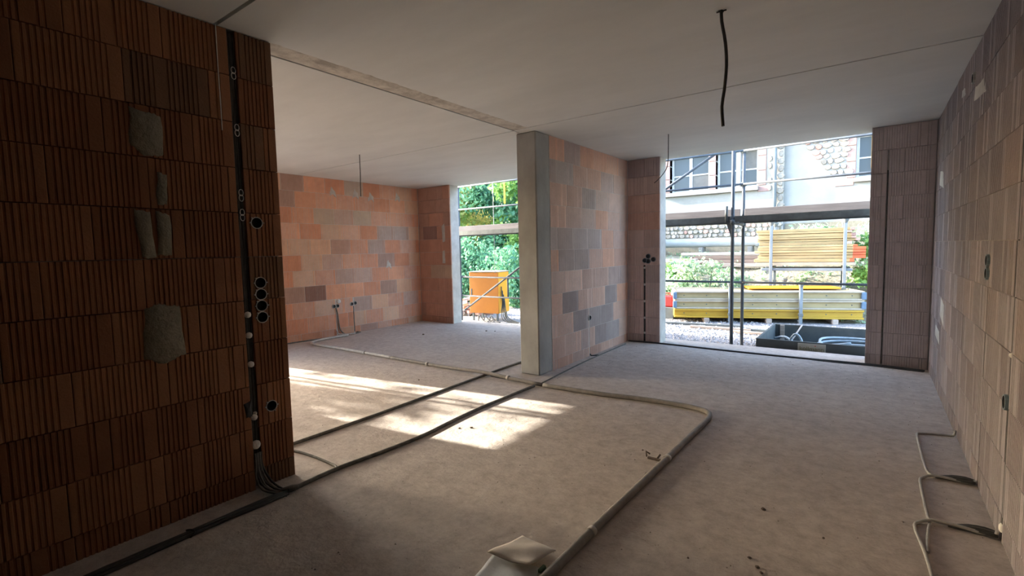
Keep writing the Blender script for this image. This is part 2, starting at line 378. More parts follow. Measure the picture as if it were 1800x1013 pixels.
# dark brick wall beside the camera
wd = struct(MB().box(-3.13, XP-0.052, YB, YD-0.002, 0, H).build('wall_left', 'brick_core'), 'dark ribbed clay block wall end in shade at the left of the photo')
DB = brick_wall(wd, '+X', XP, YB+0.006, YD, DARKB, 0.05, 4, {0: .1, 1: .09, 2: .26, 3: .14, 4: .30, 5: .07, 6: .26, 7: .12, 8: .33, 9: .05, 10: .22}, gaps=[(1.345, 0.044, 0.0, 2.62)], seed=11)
# partition and column
wp = struct(MB().box(-3.13, XP-0.003, 4.64, YF, 0, H).build('wall_partition', 'mortar_joint'), 'pinkish clay block partition wall between the two rooms')
grey1 = (172, 158, 155); grey2 = (194, 178, 171)
brick_wall(wp, '+X', XP, 4.645, YF-0.004, PINK, 0.02, 3, {0: .1, 1: .31, 2: .12, 3: .24, 4: .36, 5: .17, 6: .145, 7: .35, 8: .0, 9: .15, 10: .33}, seed=5, gap=0.009,
           gaps=[(5.542, 0.022, 0.0, 0.47)],
           dark=[(1, 5.85, 6.2, grey1), (1, 6.2, 6.6, grey1), (2, 5.0, 5.4, grey1), (2, 5.7, 6.1, grey1), (3, 4.85, 5.2, grey1), (3, 5.9, 6.2, grey1), (5, 4.9, 5.6, grey2), (6, 4.7, 6.0, grey2), (9, 4.7, 5.1, grey2), (8, 5.4, 5.9, grey2)])
col = MB(); col.bbox(-3.135, XP, YC, 4.64, 0, H, 0.012)
struct(col.build('column', 'column'), 'bare grey concrete column at the end of the partition wall')
for k, (zz) in enumerate((0.74, 1.93)):
    pass
# far left wall of the second room, with the opening that lets the sun in
m = MB(); xo = XL-0.24
for (a, b, z0, z1) in ((YBL-0.3, ADDED_OPENING[0], 0, H), (ADDED_OPENING[1], WIN[0], 0, H), (WIN[1], YO, 0, H), (WIN[0], WIN[1], WIN[3], H), (ADDED_OPENING[0], ADDED_OPENING[1], WIN[3], H)): m.box(xo, XL-0.003, a, b, z0, z1)
wl = struct(m.build('wall_far_left', 'mortar_joint'), 'sunlit orange clay block wall of the second room')
gd = (186, 152, 137); gg_ = (198, 172, 152)
brick_wall(wl, '+X', XL, WIN[1], YF-0.004, ORANGE, 0.02, 3, {10: 0.0, 9: .21, 8: (4.133-WIN[1]) % .373, 7: (4.252-WIN[1]) % .373, 6: .06, 5: .27, 4: .12, 3: .30, 2: .09, 1: .33, 0: .2}, seed=3, gap=0.008,
           gaps=[(4.83, 0.03, 0.0, 0.45), (5.17, 0.024, 0.0, 0.45)],
           dark=[(10, 3.9, 4.45, gd), (9, 3.9, 4.2, gd), (10, 5.1, 5.5, gg_), (8, 4.5, 4.86, gg_), (8, 5.2, 5.56, gg_), (6, 5.4, 5.8, gd), (6, 3.9, 4.1, gg_), (5, 5.6, 6.0, gd), (4, 4.85, 5.25, gd), (3, 5.7, 6.1, gd), (3, 4.2, 4.65, (156, 120, 108)), (3, 3.9, 4.2, gd), (7, 5.9, 6.4, gd), (2, 5.2, 5.55, gd)])
brick_wall(wl, '+X', XL, ADDED_OPENING[1], WIN[0], ORANGE, 0.02, 3, [.1, .25, .0], seed=31)
# right wall
wr = struct(MB().box(XR+0.007, XR+0.30, YB, YO, 0, H).build('wall_right', 'brick_core'), 'greyish ribbed clay block wall along the right side')
brick_wall(wr, '-X', XR, YB, YF-0.004, GREYP, 0.02, 4, [.12, .30, .05, .22, .34, .16, .27, .0], seed=9, gap=0.006,
           gaps=[(3.025, 0.026, 0.0, 1.85), (3.65, 0.018, 0.0, 1.24), (4.48, 0.020, 0.0, 2.45)])
# facade: three piers with brick faces, plain reveals
wf = struct(MB().box(O1[1], XR+0.02, YF+0.021, YO, 0, H).build('wall_facade', 'reveal'), 'facade piers in clay block either side of the floor to ceiling openings')
for a, b, nm in ((XP-0.02, O1[0], 1), (XL-0.02, O2[0], 2), (O2[1], -3.13, 3)):
    MB().box(a, b, YF+0.021, YO, 0, H).build('pier_core', 'reveal', wf)
brick_wall(wf, '-Y', YF, O1[1], XR-0.002, [(1.0, (204, 192, 190))], 0.02, 3, [.10, .29], seed=21, gaps=[(0.105, 0.018, 0.0, 2.2)])
brick_wall(wf, '-Y', YF, XP, O1[0], PIER, 0.02, 3, [.25, .10], seed=22, gaps=[(-2.632, 0.028, 0.0, 1.12)], dark=[(10, -3, -2, (182, 166, 165)), (7, -3, -2, (214, 176, 160)), (8, -3, -2, (212, 178, 164))])
brick_wall(wf, '-Y', YF, XL, O2[0], [(0.6, (196, 150, 130)), (0.4, (184, 146, 130))], 0.02, 3, [.30, .12], seed=23, dark=[(7, -7, -6.6, (156, 124, 116)), (4, -7, -6.4, gg_)])
brick_wall(wf, '-Y', YF, O2[1], -3.13, PIER, 0.02, 3, [.25, .10], seed=24)
# walls behind the camera
m = MB(); m.box(-3.13, XR+0.3, YB-0.3, YB, 0, H)
struct(m.build('wall_back', 'brick_end'), 'clay block wall behind the photographer')
m = MB(); m.box(XL, -3.13, YBL-0.3, YBL, 0, H)
struct(m.build('wall_back_room', 'brick_end'), 'clay block back wall of the second room')

# ---- socket holes cut into the dark wall bricks, boxes set in them
BOX = [(1.423, 1.563), (1.423, 1.215), (1.423, 1.147), (1.423, 1.080), (1.423, 1.012), (1.445, 0.473)]
cut = MB()
for y, z in BOX: cut.lathe((XP+0.02, y, z), (-1, 0, 0), [(0.0, 0), (0.034, 0), (0.034, 0.09), (0.0, 0.09)], 12, False)
def boolean(ob, cutter):
    mod = ob.modifiers.new('b', 'BOOLEAN'); mod.operation = 'DIFFERENCE'; mod.object = cutter; mod.solver = 'EXACT'
cuts = []
for y, z in BOX:
    c = MB(); n = 14
    vs = [(XP+s, y+0.0335*math.cos(2*math.pi*k/n), z+0.0335*math.sin(2*math.pi*k/n)) for s in (0.03, -0.049) for k in range(n)]
    c.add(vs, [tuple(range(n)), tuple(range(2*n-1, n-1, -1))] + [(k, n+k, n+(k+1) % n, (k+1) % n) for k in range(n)])
    cuts.append((y, z, c.build('cutter', 'box')))
bpy.context.view_layer.update()
done = []
for ob, r, a, b, z0, z1 in DB:
    hit = [c for y, z, c in cuts if a-0.035 < y < b+0.035 and z0-0.035 < z < z1+0.035]
    if hit:
        ob.data = ob.data.copy()
        for h in hit: boolean(ob, h)
        done.append(ob)
if done:
    dg = bpy.context.evaluated_depsgraph_get(); dg.update()
    for ob in done:
        me = bpy.data.meshes.new_from_object(ob.evaluated_get(dg)); ob.modifiers.clear()
        if len(me.polygons) > 6: ob.data = me
for y, z, c in cuts: bpy.data.objects.remove(c, do_unlink=True)
for i, (y, z) in enumerate(BOX):
    m = MB(); m.lathe((XP+0.003, y, z), (-1, 0, 0), [(0.0300, 0.0), (0.0300, 0.048), (0.0, 0.048)], 14); 
    sb = m.build('socket_box', 'box', wd)
    m = MB(); m.lathe((XP+0.004, y, z), (-1, 0, 0), [(0.0300, 0.004), (0.0300, 0.0), (0.0345, 0.0), (0.0345, 0.006)], 14, False)
    for k in range(3 if i != 5 else 4):
        a = [0.0, math.pi, math.pi*0.75, -math.pi/3][k]; m.lathe((XP+0.006, y+0.038*math.cos(a), z+0.038*math.sin(a)), (-1, 0, 0), [(0.0, 0), (0.004, 0), (0.004, 0.006)], 6)
    m.build('socket_rim', 'rim', sb)
# pale mortar patches smeared on the dark wall
def blob(parent, name, mt, axis_pts, thick, plane, facing='+X', seedv=0):
    rr = random.Random(seedv); n = len(axis_pts); pts = []
    for i in range(n):
        a, b = axis_pts[i], axis_pts[(i+1) % n]
        for t in (0, 0.25, 0.5, 0.75): pts.append((a[0]+(b[0]-a[0])*t+(rr.random()-.5)*.010, a[1]+(b[1]-a[1])*t+(rr.random()-.5)*.010))
    cx = sum(p[0] for p in pts)/len(pts); cz = sum(p[1] for p in pts)/len(pts)
    sgn = 1 if facing == '+X' else -1
    def P(u, z, d): return (plane+sgn*d, u, z) if facing in ('+X', '-X') else (u, plane-d, z)
    k = len(pts); vs = [P(u, z, -0.003) for u, z in pts] + [P(cx+(u-cx)*.86, cz+(z-cz)*.9, thick*(0.85+0.25*rr.random())) for u, z in pts] + [P(cx, cz, thick)]
    fs = [(i, (i+1) % k, k+(i+1) % k, k+i) for i in range(k)] + [(k+i, k+(i+1) % k, 2*k) for i in range(k)]
    if sgn < 0 or facing == '-Y': fs = [f[::-1] for f in fs]
    return MB().add(vs, fs, True).build(name, mt, parent)
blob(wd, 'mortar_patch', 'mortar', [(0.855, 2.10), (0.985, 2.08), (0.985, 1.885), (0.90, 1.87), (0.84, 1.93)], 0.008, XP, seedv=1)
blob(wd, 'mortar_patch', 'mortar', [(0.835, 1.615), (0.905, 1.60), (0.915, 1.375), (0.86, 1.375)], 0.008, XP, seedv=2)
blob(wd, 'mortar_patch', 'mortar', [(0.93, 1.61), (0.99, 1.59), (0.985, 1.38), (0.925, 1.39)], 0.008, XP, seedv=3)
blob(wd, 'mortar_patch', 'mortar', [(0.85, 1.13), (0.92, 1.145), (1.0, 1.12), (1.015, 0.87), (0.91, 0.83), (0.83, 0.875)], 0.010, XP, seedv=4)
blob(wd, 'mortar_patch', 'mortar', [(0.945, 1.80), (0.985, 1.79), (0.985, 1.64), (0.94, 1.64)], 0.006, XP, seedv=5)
# plaster dabs holding the cables in the chase
def dab(parent, c, n, r, mt='plaster', sd=0):
    rr = random.Random(sd); m = MB(); c = Vector(c); n = Vector(n)
    m.lathe(c, -n, [(0.0, -0.012), (r*.6, -0.010), (r, -0.003), (r*1.05, 0.006)], 9)
    return m.build('plaster_dab', mt, parent)
for i, z in enumerate((1.035, 0.915, 0.745, 0.43, 0.265)): dab(wd, (XP-0.004, 1.343, z), (1, 0, 0), 0.018 if z > 0.3 else 0.026)
MB().lathe((XP-0.01, 1.352, 0.45), (-1, 0, 0), [(0, -.006), (.012, 0.0), (.013, .01)], 8).build('plaster_dab', 'plaster', wd)
for i, z in enumerate((2.37, 2.06, 1.70, 1.59)):       # white cable clips: small loops
    for dz in (0.0, 0.03):
        pts = [(XP+0.003, 1.345+0.012*math.cos(a), z+dz+0.018*math.sin(a)) for a in np.linspace(0, 2*math.pi, 13)]
        MB().tube(pts, 0.0022, 5).build('cable_clip', 'wirew', wd)
# dark patch painted as the shade inside a broken brick hollow beside the chase
blob(wd, 'hollow_shade', 'box', [(1.285, 0.52), (1.33, 0.545), (1.335, 0.44), (1.30, 0.435)], 0.002, XP+0.001, seedv=8)
# white smears on the far left wall and the pier
for i, (u, z) in enumerate(((4.87, 2.40), (5.32, 2.40), (5.64, 2.37), (6.25, 2.41), (5.98, 1.15))):
    blob(wl, 'mortar_smear', 'mortar_joint', [(u-.07, z-.07), (u, z-.03), (u+.06, z-.09), (u+.05, z+.02), (u+.01, z+.05), (u-.02, z+.10), (u-.05, z+.02)], 0.002, XL+0.001, seedv=20+i)
blob(wf, 'mortar_smear', 'reveal', [(-6.62, 1.55), (-6.55, 1.57), (-6.56, 1.93), (-6.64, 1.85)], 0.003, YF-0.001, '-Y', 31)
blob(wf, 'mortar_smear', 'reveal', [(-6.64, 1.15), (-6.57, 1.15), (-6.57, 1.40), (-6.63, 1.40)], 0.003, YF-0.001, '-Y', 32)
for i, (u, z, w, hh) in enumerate(((4.95, 2.45, .10, .04), (6.2, 1.95, .18, .10), (5.7, 0.75, .16, .12), (6.0, .5, .2, .07), (4.25, 2.3, .22, .06))):
    blob(wr, 'mortar_smear', 'reveal', [(u-w, z-hh), (u+w, z-hh*.4), (u+w*.8, z+hh), (u-w*.7, z+hh*.6)], 0.002, XR-0.0005, '-X', 40+i)
# cement fillet between wall and floor in places
# sockets on the lighter walls
def wallbox(parent, c, n, r=0.034, rim='rim'):
    m = MB(); m.lathe(c, Vector(n)*-1, [(r*.82, -0.012), (r*.82, -0.004), (0.0, -0.004)], 12); s = m.build('socket_box', 'box', parent)
    m = MB(); m.lathe(c, Vector(n)*-1, [(r*.82, -0.012), (r, -0.012), (r*1.05, 0.004)], 12, False); m.build('socket_rim', rim, s); return s
for y, z in ((4.78, 0.50), (4.85, 0.50), (5.13, 0.505), (5.20, 0.515)): wallbox(wl, (XL, y, z), (1, 0, 0))
c = MB(); c.lathe((XL+0.012, 4.875, 0.575), (1, 0, 0), [(0.0, 0.012), (0.03, 0.012), (0.036, 0.0), (0.036, -0.02)], 14); c.build('socket_cover', 'wirew', wl)
wallbox(wp, (XP, 5.542, 0.495), (1, 0, 0), 0.036)
for x, z in ((-2.575, 1.245), (-2.575, 1.175), (-2.50, 1.20), (-2.625, 1.185)): wallbox(wf, (x, YF, z), (0, -1, 0), 0.034, 'rimblue')
for z in (1.26, 1.19): wallbox(wr, (XR, 3.65, z), (-1, 0, 0), 0.034, 'rimblue')
wallbox(wr, (XR, 4.47, 2.43), (-1, 0, 0), 0.036); wallbox(wr, (XR, 3.045, 0.64), (-1, 0, 0), 0.036, 'rimblue')
for z in (1.08, .84, .60, .36, .14): dab(wf, (-2.632, YF+0.006, z), (0, -1, 0), 0.018)
dab(wr, (XR+0.004, 3.03, 0.06), (-1, 0, 0), 0.022); dab(wr, (XR+0.004, 3.02, 0.86), (-1, 0, 0), 0.012)

# ------------------------------------------------------------------ cables, conduits
def cable(name, label, pts, r, mt, cat='cable', step=0.05, n=7, straight=False, group=None):
    p = [Vector(q) for q in pts] if straight else smooth_path(pts, step)
    o = MB().tube(p, r, n).build(name, mt); return tag(o, label, cat, group)
# cables standing in the wall chases
def chase(parent, x, y, z0, z1, ax, k=3, mt='black', w=0.03, r=0.005):
    for i in range(k):
        rr = random.Random(i*7+int(y*100)); d = (i-(k-1)/2)*w/k; pts = []
        for j in range(9):
            z = z0+(z1-z0)*j/8; e = d+(rr.random()-.5)*0.006
            pts.append((x, y+e, z) if ax == 'Y' else (x+e, y, z))
        MB().tube(smooth_path(pts, .12), r, 6).build('chase_cable', mt, parent)
chase(wd, XP-0.018, 1.345, 0.12, 2.6, 'Y', 4, 'black', 0.036, 0.006)
chase(wp, XP-0.008, 5.542, 0.02, 0.46, 'Y', 1); chase(wl, XL-0.006, 5.17, 0.02, 0.47, 'Y', 1, 'black', .02, .009)
chase(wr, XR+0.010, 3.025, 0.08, 1.8, 'Y', 1, 'black', .01, .010); chase(wr, XR+0.012, 3.65, 0.03, 1.2, 'Y', 1, 'black', .01, .007); chase(wr, XR+0.012, 4.48, 0.03, 2.4, 'Y', 1, 'black', .01, .007)
chase(wf, -2.632, YF+0.010, 0.02, 1.15, 'X', 1, 'black', .01, .009); chase(wf, 0.105, YF+0.012, 0.02, 2.15, 'X', 1, 'dustblack', .01, .006)

# the long grey conduit: runs from the foreground, bends left and crosses to the far wall
con = thing('conduit_pipe', 'long grey conduit pipe lying across the floor with one big bend', 'pipe', (-1.06, 2.0, 0))
z = 0.021
main = [(-1.052, 1.56, z), (-1.051, 1.70, z), (-1.049, 2.02, z), (-1.038, 2.43, z), (-1.024, 3.01, z), (-1.016, 3.43, z), (-1.004, 3.82, z), (-1.012, 3.98, z), (-1.07, 4.085, z), (-1.21, 4.125, z), (-1.40, 4.13, z), (-1.67, 4.112, z), (-2.07, 4.055, z), (-2.62, 4.035, z)]
MB().tube(smooth_path(main, 0.06), 0.021, 10).build('pipe_run', 'pipe', con)
MB().tube(smooth_path([(-2.62, 4.035, z), (-3.0, 4.04, .030), (-3.405, 4.05, .0445), (-3.8, 4.06, .030), (-4.22, 4.075, z), (-5.0, 4.09, z)], 0.1), 0.019, 10).build('pipe_run', 'pipe', con)
MB().tube(smooth_path([(-5.0, 4.09, z), (-5.7, 4.105, z), (-6.4, 4.10, z), (-6.80, 4.10, z), (-6.95, 4.16, z), (-7.03, 4.35, z), (-7.045, 4.6, z), (-7.04, 4.88, z)], 0.06), 0.019, 10).build('pipe_run', 'pipe_l', con)
for (a, b) in (((-1.049, 2.0, z), (-1.0485, 2.03, z)), ((-1.0245, 3.0, z), (-1.0238, 3.03, z)), ((-4.3, 4.075, z), (-4.33, 4.075, z)), ((-5.55, 4.10, z), (-5.58, 4.10, z)), ((-3.05, 4.041, .032), (-3.08, 4.042, .033))):
    MB().tube([a, b], 0.0245, 10).build('coupling', 'pipe_l', con)
cable('twin_cable', 'second dark cable lying alongside the grey conduit near the column', [(-1.30, 4.165, .012), (-1.81, 4.135, .012), (-2.2, 4.09, .012), (-2.62, 4.075, .012), (-3.1, 4.085, .012), (-3.34, 4.09, .012)], 0.012, 'dustblack')
# black bundle along the foot of the dark wall
bun = thing('cable_bundle', 'black bundle of cables along the floor beside the dark wall', 'cable', (-2.66, 0.8, 0))
for k in range(6):
    rr = random.Random(k); pts = []
    for j in range(12):
        y = -0.4+1.80*j/11; pts.append((-2.655-0.03*(j/11)+(k-2.5)*0.008+(rr.random()-.5)*.010, y, 0.008+0.007*rr.random()+(0.008 if k in (2, 3) else 0)))
    MB().tube(smooth_path(pts, .06), 0.0075, 6).build('strand', 'black', bun)
for k in range(6):
    d = (k-2.5)*0.007
    MB().tube(smooth_path([(XP+0.008, 1.345+d, 0.22), (XP+0.010, 1.345+d, 0.15), (XP+0.03, 1.345+d*1.6, 0.075+0.008*(k % 3)), (XP+0.10, 1.352+d*2, 0.03+0.006*(k % 2)), (-2.70, 1.39+d*1.2, 0.014), (-2.68, 1.45+d*.5, 0.014)], .03), 0.0065, 6).build('strand', 'black' if k % 2 else 'dustblack', bun)
for y in (0.905, 1.40): MB().tube([(-2.66-0.028*y/1.4+0.030*math.cos(a), y+.01*math.sin(a*2), 0.014+0.016*math.sin(a)) for a in np.linspace(0, 2*math.pi, 14)], 0.004, 5).build('cable_tie', 'black', bun)
MB().tube([(-2.70, 1.385, 0.022), (-2.675, 1.43, 0.03), (-2.66, 1.46, 0.026)], 0.014, 7).build('tape_wrap', 'dustblack', bun)
cable('floor_conduit', 'dark corrugated conduit running from the dark wall corner past the column', [(-2.685, 1.42, .012), (-2.708, 1.74, .012), (-2.675, 2.1, .012), (-2.662, 2.42, .012), (-2.70, 2.85, .012), (-2.715, 3.21, .012), (-2.708, 3.7, .012), (-2.70, 3.99, .012)], 0.0125, 'dustblack', 'conduit')
cable('floor_cable', 'thin dark cable along the foot of the pink partition wall', [(-2.70, 4.13, .006), (-2.74, 4.6, .006), (-2.775, 5.1, .006), (-2.79, 5.5, .006), (-2.80, 6.0, .006), (-2.81, 6.5, .006)], 0.007, 'dustblack')
cable('socket_lead', 'short lead from the partition socket down to the floor', [(XP+0.008, 5.542, 0.03), (XP+0.02, 5.55, .008), (-2.82, 5.60, .007), (-2.795, 5.62, .007)], 0.009, 'black')
cable('floor_conduit', 'dark conduit crossing the sunlit patch behind the column', [(-3.345, 1.45, .012), (-3.341, 1.82, .012), (-3.345, 2.54, .012), (-3.375, 3.3, .012), (-3.40, 4.05, .012), (-3.412, 4.3, .012), (-3.417, 4.8, .012), (-3.40, 6.2, .012)], 0.012, 'dustblack', 'conduit')
cable('loop_cable', 'short curved cable branching out from behind the dark wall corner', [(-3.345, 1.70, .008), (-3.21, 1.752, .008), (-3.05, 1.772, .008), (-2.86, 1.774, .008), (-2.745, 1.765, .009), (-2.712, 1.742, .012)], 0.0085, 'dustblack')
cable('threshold_cable', 'black cable running along the threshold of the right opening', [(-2.86, 6.715, .009), (-2.6, 6.74, .009), (-2.25, 6.745, .009), (-1.8, 6.715, .009), (-1.34, 6.69, .009), (-.9, 6.68, .009), (-.42, 6.685, .009), (0.0, 6.70, .009), (.3, 6.66, .009), (.47, 6.63, .009)], 0.011, 'black')
cable('threshold_cable', 'second thinner cable at the foot of the right pier', [(-.55, 6.665, .006), (-.30, 6.645, .006), (0.0, 6.655, .006), (.3, 6.62, .006), (.46, 6.60, .006)], 0.006, 'black')
cable('wall_cable', 'dark cable along the foot of the orange wall', [(XL+0.03, 3.3, .009), (XL+0.012, 3.95, .009), (XL+0.06, 4.3, .009), (XL+0.12, 4.7, .009), (XL+0.13, 5.05, .009), (XL+0.09, 5.22, .009), (XL+0.02, 5.19, .010)], 0.010, 'dustblack')
cable('socket_cable', 'dark cable hanging from the left socket of the orange wall', [(XL+0.012, 4.815, .47), (XL+0.02, 4.835, .36), (XL+0.016, 4.85, .22), (XL+0.022, 4.87, .09), (XL+0.06, 4.93, .012), (XL+0.10, 5.0, .01)], 0.011, 'dustblack')
cable('socket_cable', 'pale brown cable beside the left socket cable of the orange wall', [(XL+0.02, 4.80, .10), (XL+0.035, 4.82, .03), (XL+0.08, 4.88, .02), (XL+0.17, 4.96, .02), (XL+0.18, 5.05, .02)], 0.010, 'pipe_l')
# the right wall loops
cable('floor_lead', 'grey cable looping out from the far right wall chase', [(XR-.008, 4.49, .05), (XR-.015, 4.50, .010), (.44, 4.495, .007), (.32, 4.45, .007), (.292, 4.43, .007), (.284, 4.36, .007), (.285, 4.1, .007), (.287, 3.9, .007), (.293, 3.72, .009), (.31, 3.655, .012), (.36, 3.66, .010), (XR-.01, 3.665, .010)], 0.0075, 'wiregrey')
cable('floor_lead', 'grey cable from the middle chase of the right wall', [(XR-.01, 3.645, .03), (XR-.02, 3.645, .010), (.38, 3.635, .018), (.31, 3.63, .019), (.268, 3.60, .007), (.252, 3.55, .007), (.251, 3.40, .007), (.252, 3.2, .007), (.254, 3.10, .008), (.262, 3.045, .010), (.34, 3.05, .012), (XR-.01, 3.06, .014)], 0.0075, 'wiregrey')
cable('floor_lead', 'grey cable loop nearest the camera beside the right wall', [(XR-.01, 3.03, .04), (XR-.025, 3.03, .012), (.38, 3.025, .022), (.27, 3.025, .023), (.215, 3.0, .008), (.197, 2.955, .007), (.203, 2.85, .007), (.218, 2.73, .007), (.229, 2.54, .007), (.235, 2.3, .007), (.24, 1.9, .007)], 0.0075, 'wiregrey')
cable('floor_lead', 'short second strand inside the nearest cable loop', [(.258, 3.02, .007), (.248, 2.95, .007), (.236, 2.83, .007), (.230, 2.72, .007)], 0.0065, 'wiregrey')
for i, (y, zt) in enumerate(((3.655, .03), (3.045, .03))):
    b = thing('dark_bundle', ['dark sleeve of cables reaching the middle chase of the right wall', 'dark sleeve of cables reaching the nearest chase of the right wall'][i], 'cable', (.4, y, 0))
    for k in range(4):
        MB().tube(smooth_path([(.325+.01*k, y+.004*k-.012, .012), (.40, y+.008*k-.014, .016+.006*(k % 2)), (.455, y+.010*k-.018, .018+.008*(k % 2)), (XR-.008, y+.010*k-.018, .018)], .03), [.006]*0 or 0.0085, 6).build('strand', 'black', b)
# ceiling wires
hw = thing('hanging_wire', 'thick dark cable hanging down from the near ceiling panel', 'wire', (-0.686, 2.854, H))
MB().tube(smooth_path([(-.686, 2.854, H), (-.683, 2.854, 2.56), (-.664, 2.854, 2.45), (-.657, 2.854, 2.33), (-.667, 2.854, 2.2), (-.678, 2.854, 2.12), (-.671, 2.854, 2.014)], .03), 0.0085, 8).build('wire', 'black', hw)
m = MB(); m.tube([(-.71, 2.854, H-.006), (-.66, 2.854, H-.006)], .004, 5); m.tube([(-.70, 2.85, H-.004), (-.675, 2.86, H-.008)], .005, 5); m.build('ceiling_hook', 'black', hw)
tag(MB().tube(smooth_path([(-1.868, 5.513, H), (-1.869, 5.513, 2.45), (-1.872, 5.513, 2.33), (-1.893, 5.513, 2.24), (-1.965, 5.513, 2.15), (-2.03, 5.513, 2.10)], .03), .0045, 6).build('hanging_wire', 'black'), 'thin bent wire hanging from the ceiling beside the right opening', 'wire')
tag(MB().tube(smooth_path([(-5.26, 3.936, H), (-5.262, 3.936, 2.4), (-5.268, 3.936, 2.25), (-5.272, 3.936, 2.10)], .05), .0055, 6).build('hanging_wire', 'black'), 'dark wire hanging from the ceiling in front of the orange wall', 'wire')
tag(MB().tube(smooth_path([(XP+.006, 1.266, H), (XP+.007, 1.264, 2.4), (XP+.006, 1.266, 2.2), (XP+.008, 1.264, 2.06)], .05), .003, 5).build('white_wire', 'wirew'), 'thin white wire hanging down the dark wall from the ceiling joint', 'wire')

# ------------------------------------------------------------------ litter on the floor
def patch(corners, nx, ny, zf, thick):      # closed crumpled sheet over four floor corners
    A, B, C, D = [Vector(c) for c in corners]; vs = []; fs = []
    for j in range(ny+1):
        for i in range(nx+1):
            u, v = i/nx, j/ny; p = (A*(1-u)+B*u)*(1-v)+(D*(1-u)+C*u)*v; p.z += zf(u, v); vs.append(p)
    n = len(vs); vs += [Vector((p.x, p.y, max(0.001, p.z-thick))) for p in vs]
    w = nx+1
    for j in range(ny):
        for i in range(nx):
            q = (j*w+i, j*w+i+1, (j+1)*w+i+1, (j+1)*w+i); fs.append(q); fs.append(tuple(n+k for k in q[::-1]))
    edge = [i for i in range(nx)] + [j*w+nx for j in range(ny)] + [ny*w+i for i in range(nx, 0, -1)] + [j*w for j in range(ny, 0, -1)]
    for a, b in zip(edge, edge[1:]+edge[:1]): fs.append((b, a, n+a, n+b))
    return MB().add(vs, fs, True)
bag = thing('paper_bag', 'crumpled beige paper bag on the floor in the foreground', 'bag', (-1.22, 1.72, 0))
rr = random.Random(4); ph = [rr.random()*6 for _ in range(8)]
f1 = lambda u, v: 0.014*math.sin(math.pi*u)**.6*math.sin(math.pi*min(1, v*1.05))**.6 + .004*math.sin(5*u+3*v+ph[0]) + .003*math.sin(7*v-5*u+ph[1])
top = patch([(-1.352, 1.600, .026), (-1.135, 1.612, .044), (-1.106, 1.780, .030), (-1.292, 1.786, .034)], 16, 12, f1, 0.006)
top.build('paper_flap', 'paper', bag)
f2 = lambda u, v: .003*math.sin(9*u+ph[2])+.003*math.sin(8*v+5*u+ph[3])
patch([(-1.30, 1.40, .008), (-1.04, 1.47, .008), (-1.120, 1.665, .009), (-1.338, 1.630, .009)], 14, 10, f2, 0.004).build('bag_body', 'film', bag)
g = MB(); g.bbox(-1.112, -1.094, 1.640, 1.685, 0.0, .018, .004); tag(g.build('plastic_clip', 'green'), 'small dark green plastic clip between the bag and the conduit', 'clip')
c = thing('metal_bracket', 'small dark metal bracket lying beside the conduit coupling', 'bracket', (-1.12, 2.98, 0))
MB().bbox(-1.145, -1.060, 2.985, 3.005, 0, .014, .003).build('plate', 'crumbd', c); MB().tube([(-1.155, 3.0, .01), (-1.17, 3.03, .03), (-1.15, 3.045, .012)], .005, 6).build('hook', 'crumbd', c); MB().tube([(-1.085, 3.0, .01), (-1.075, 3.03, .03)], .006, 6).build('hook', 'crumbd', c)
def chunk(c, r, seedv, flat=.6):
    rr = random.Random(seedv); m = MB(); vs = []
    for j, (lz, lr) in enumerate(((0.0, .8), (.45, 1.0), (.85, .55))):
        for k in range(6): a = 2*math.pi*k/6+.3*j; q = r*lr*(.75+.5*rr.random()); vs.append((c[0]+q*math.cos(a), c[1]+q*math.sin(a), c[2]+r*flat*lz*(.8+.4*rr.random())*1.6))
    fs = [(j*6+k, j*6+(k+1) % 6, (j+1)*6+(k+1) % 6, (j+1)*6+k) for j in range(2) for k in range(6)] + [tuple(range(12, 18)), tuple(range(5, -1, -1))]
    return m.add(vs, fs)
CH = [(-.42, 2.72, .012, 'dark crumb on the floor right of the conduit'), (-.40, 2.25, .009, None), (-.36, 2.20, .010, None), (-.34, 2.17, .008, None), (-.2, 2.05, .010, None), (-6.0, 5.6, .02, None), (-5.3, 6.4, .018, None), (-5.15, 6.45, .014, None), (-1.22, 3.1, .007, None), (-2.55, 2.72, .010, None), (-2.48, 2.78, .012, None), (-3.9, 3.55, .010, None), (-.62, 2.1, .006, None), (-.15, 2.6, .007, None)]
for i, (x, y, r, lb) in enumerate(CH):
    tag(chunk((x, y, 0), r, i).build('rubble_crumb', 'crumbd'), 'small dark crumb of rubble lying on the concrete floor', 'rubble', 'dark crumbs on the floor')
# fine grit nobody could count
m = MB()
for i in range(2600):
    x = RNG.uniform(-7.1, .45); y = RNG.uniform(1.0, 6.7)
    if -3.2 < x < -2.8 and (y < 1.7 or y > 4.3): continue
    r = abs(RNG.normal(0, .0022))+.0012; a = RNG.uniform(0, 6.28)
    m.add([(x+r*math.cos(a+k*2.1), y+r*math.sin(a+k*2.1), 0.0) for k in range(3)]+[(x, y, r*.9)], [(0, 1, 3), (1, 2, 3), (2, 0, 3)])
tag(m.build('floor_grit', 'crumb'), 'fine grit and dust scattered over the concrete floor', 'grit', kind='stuff')

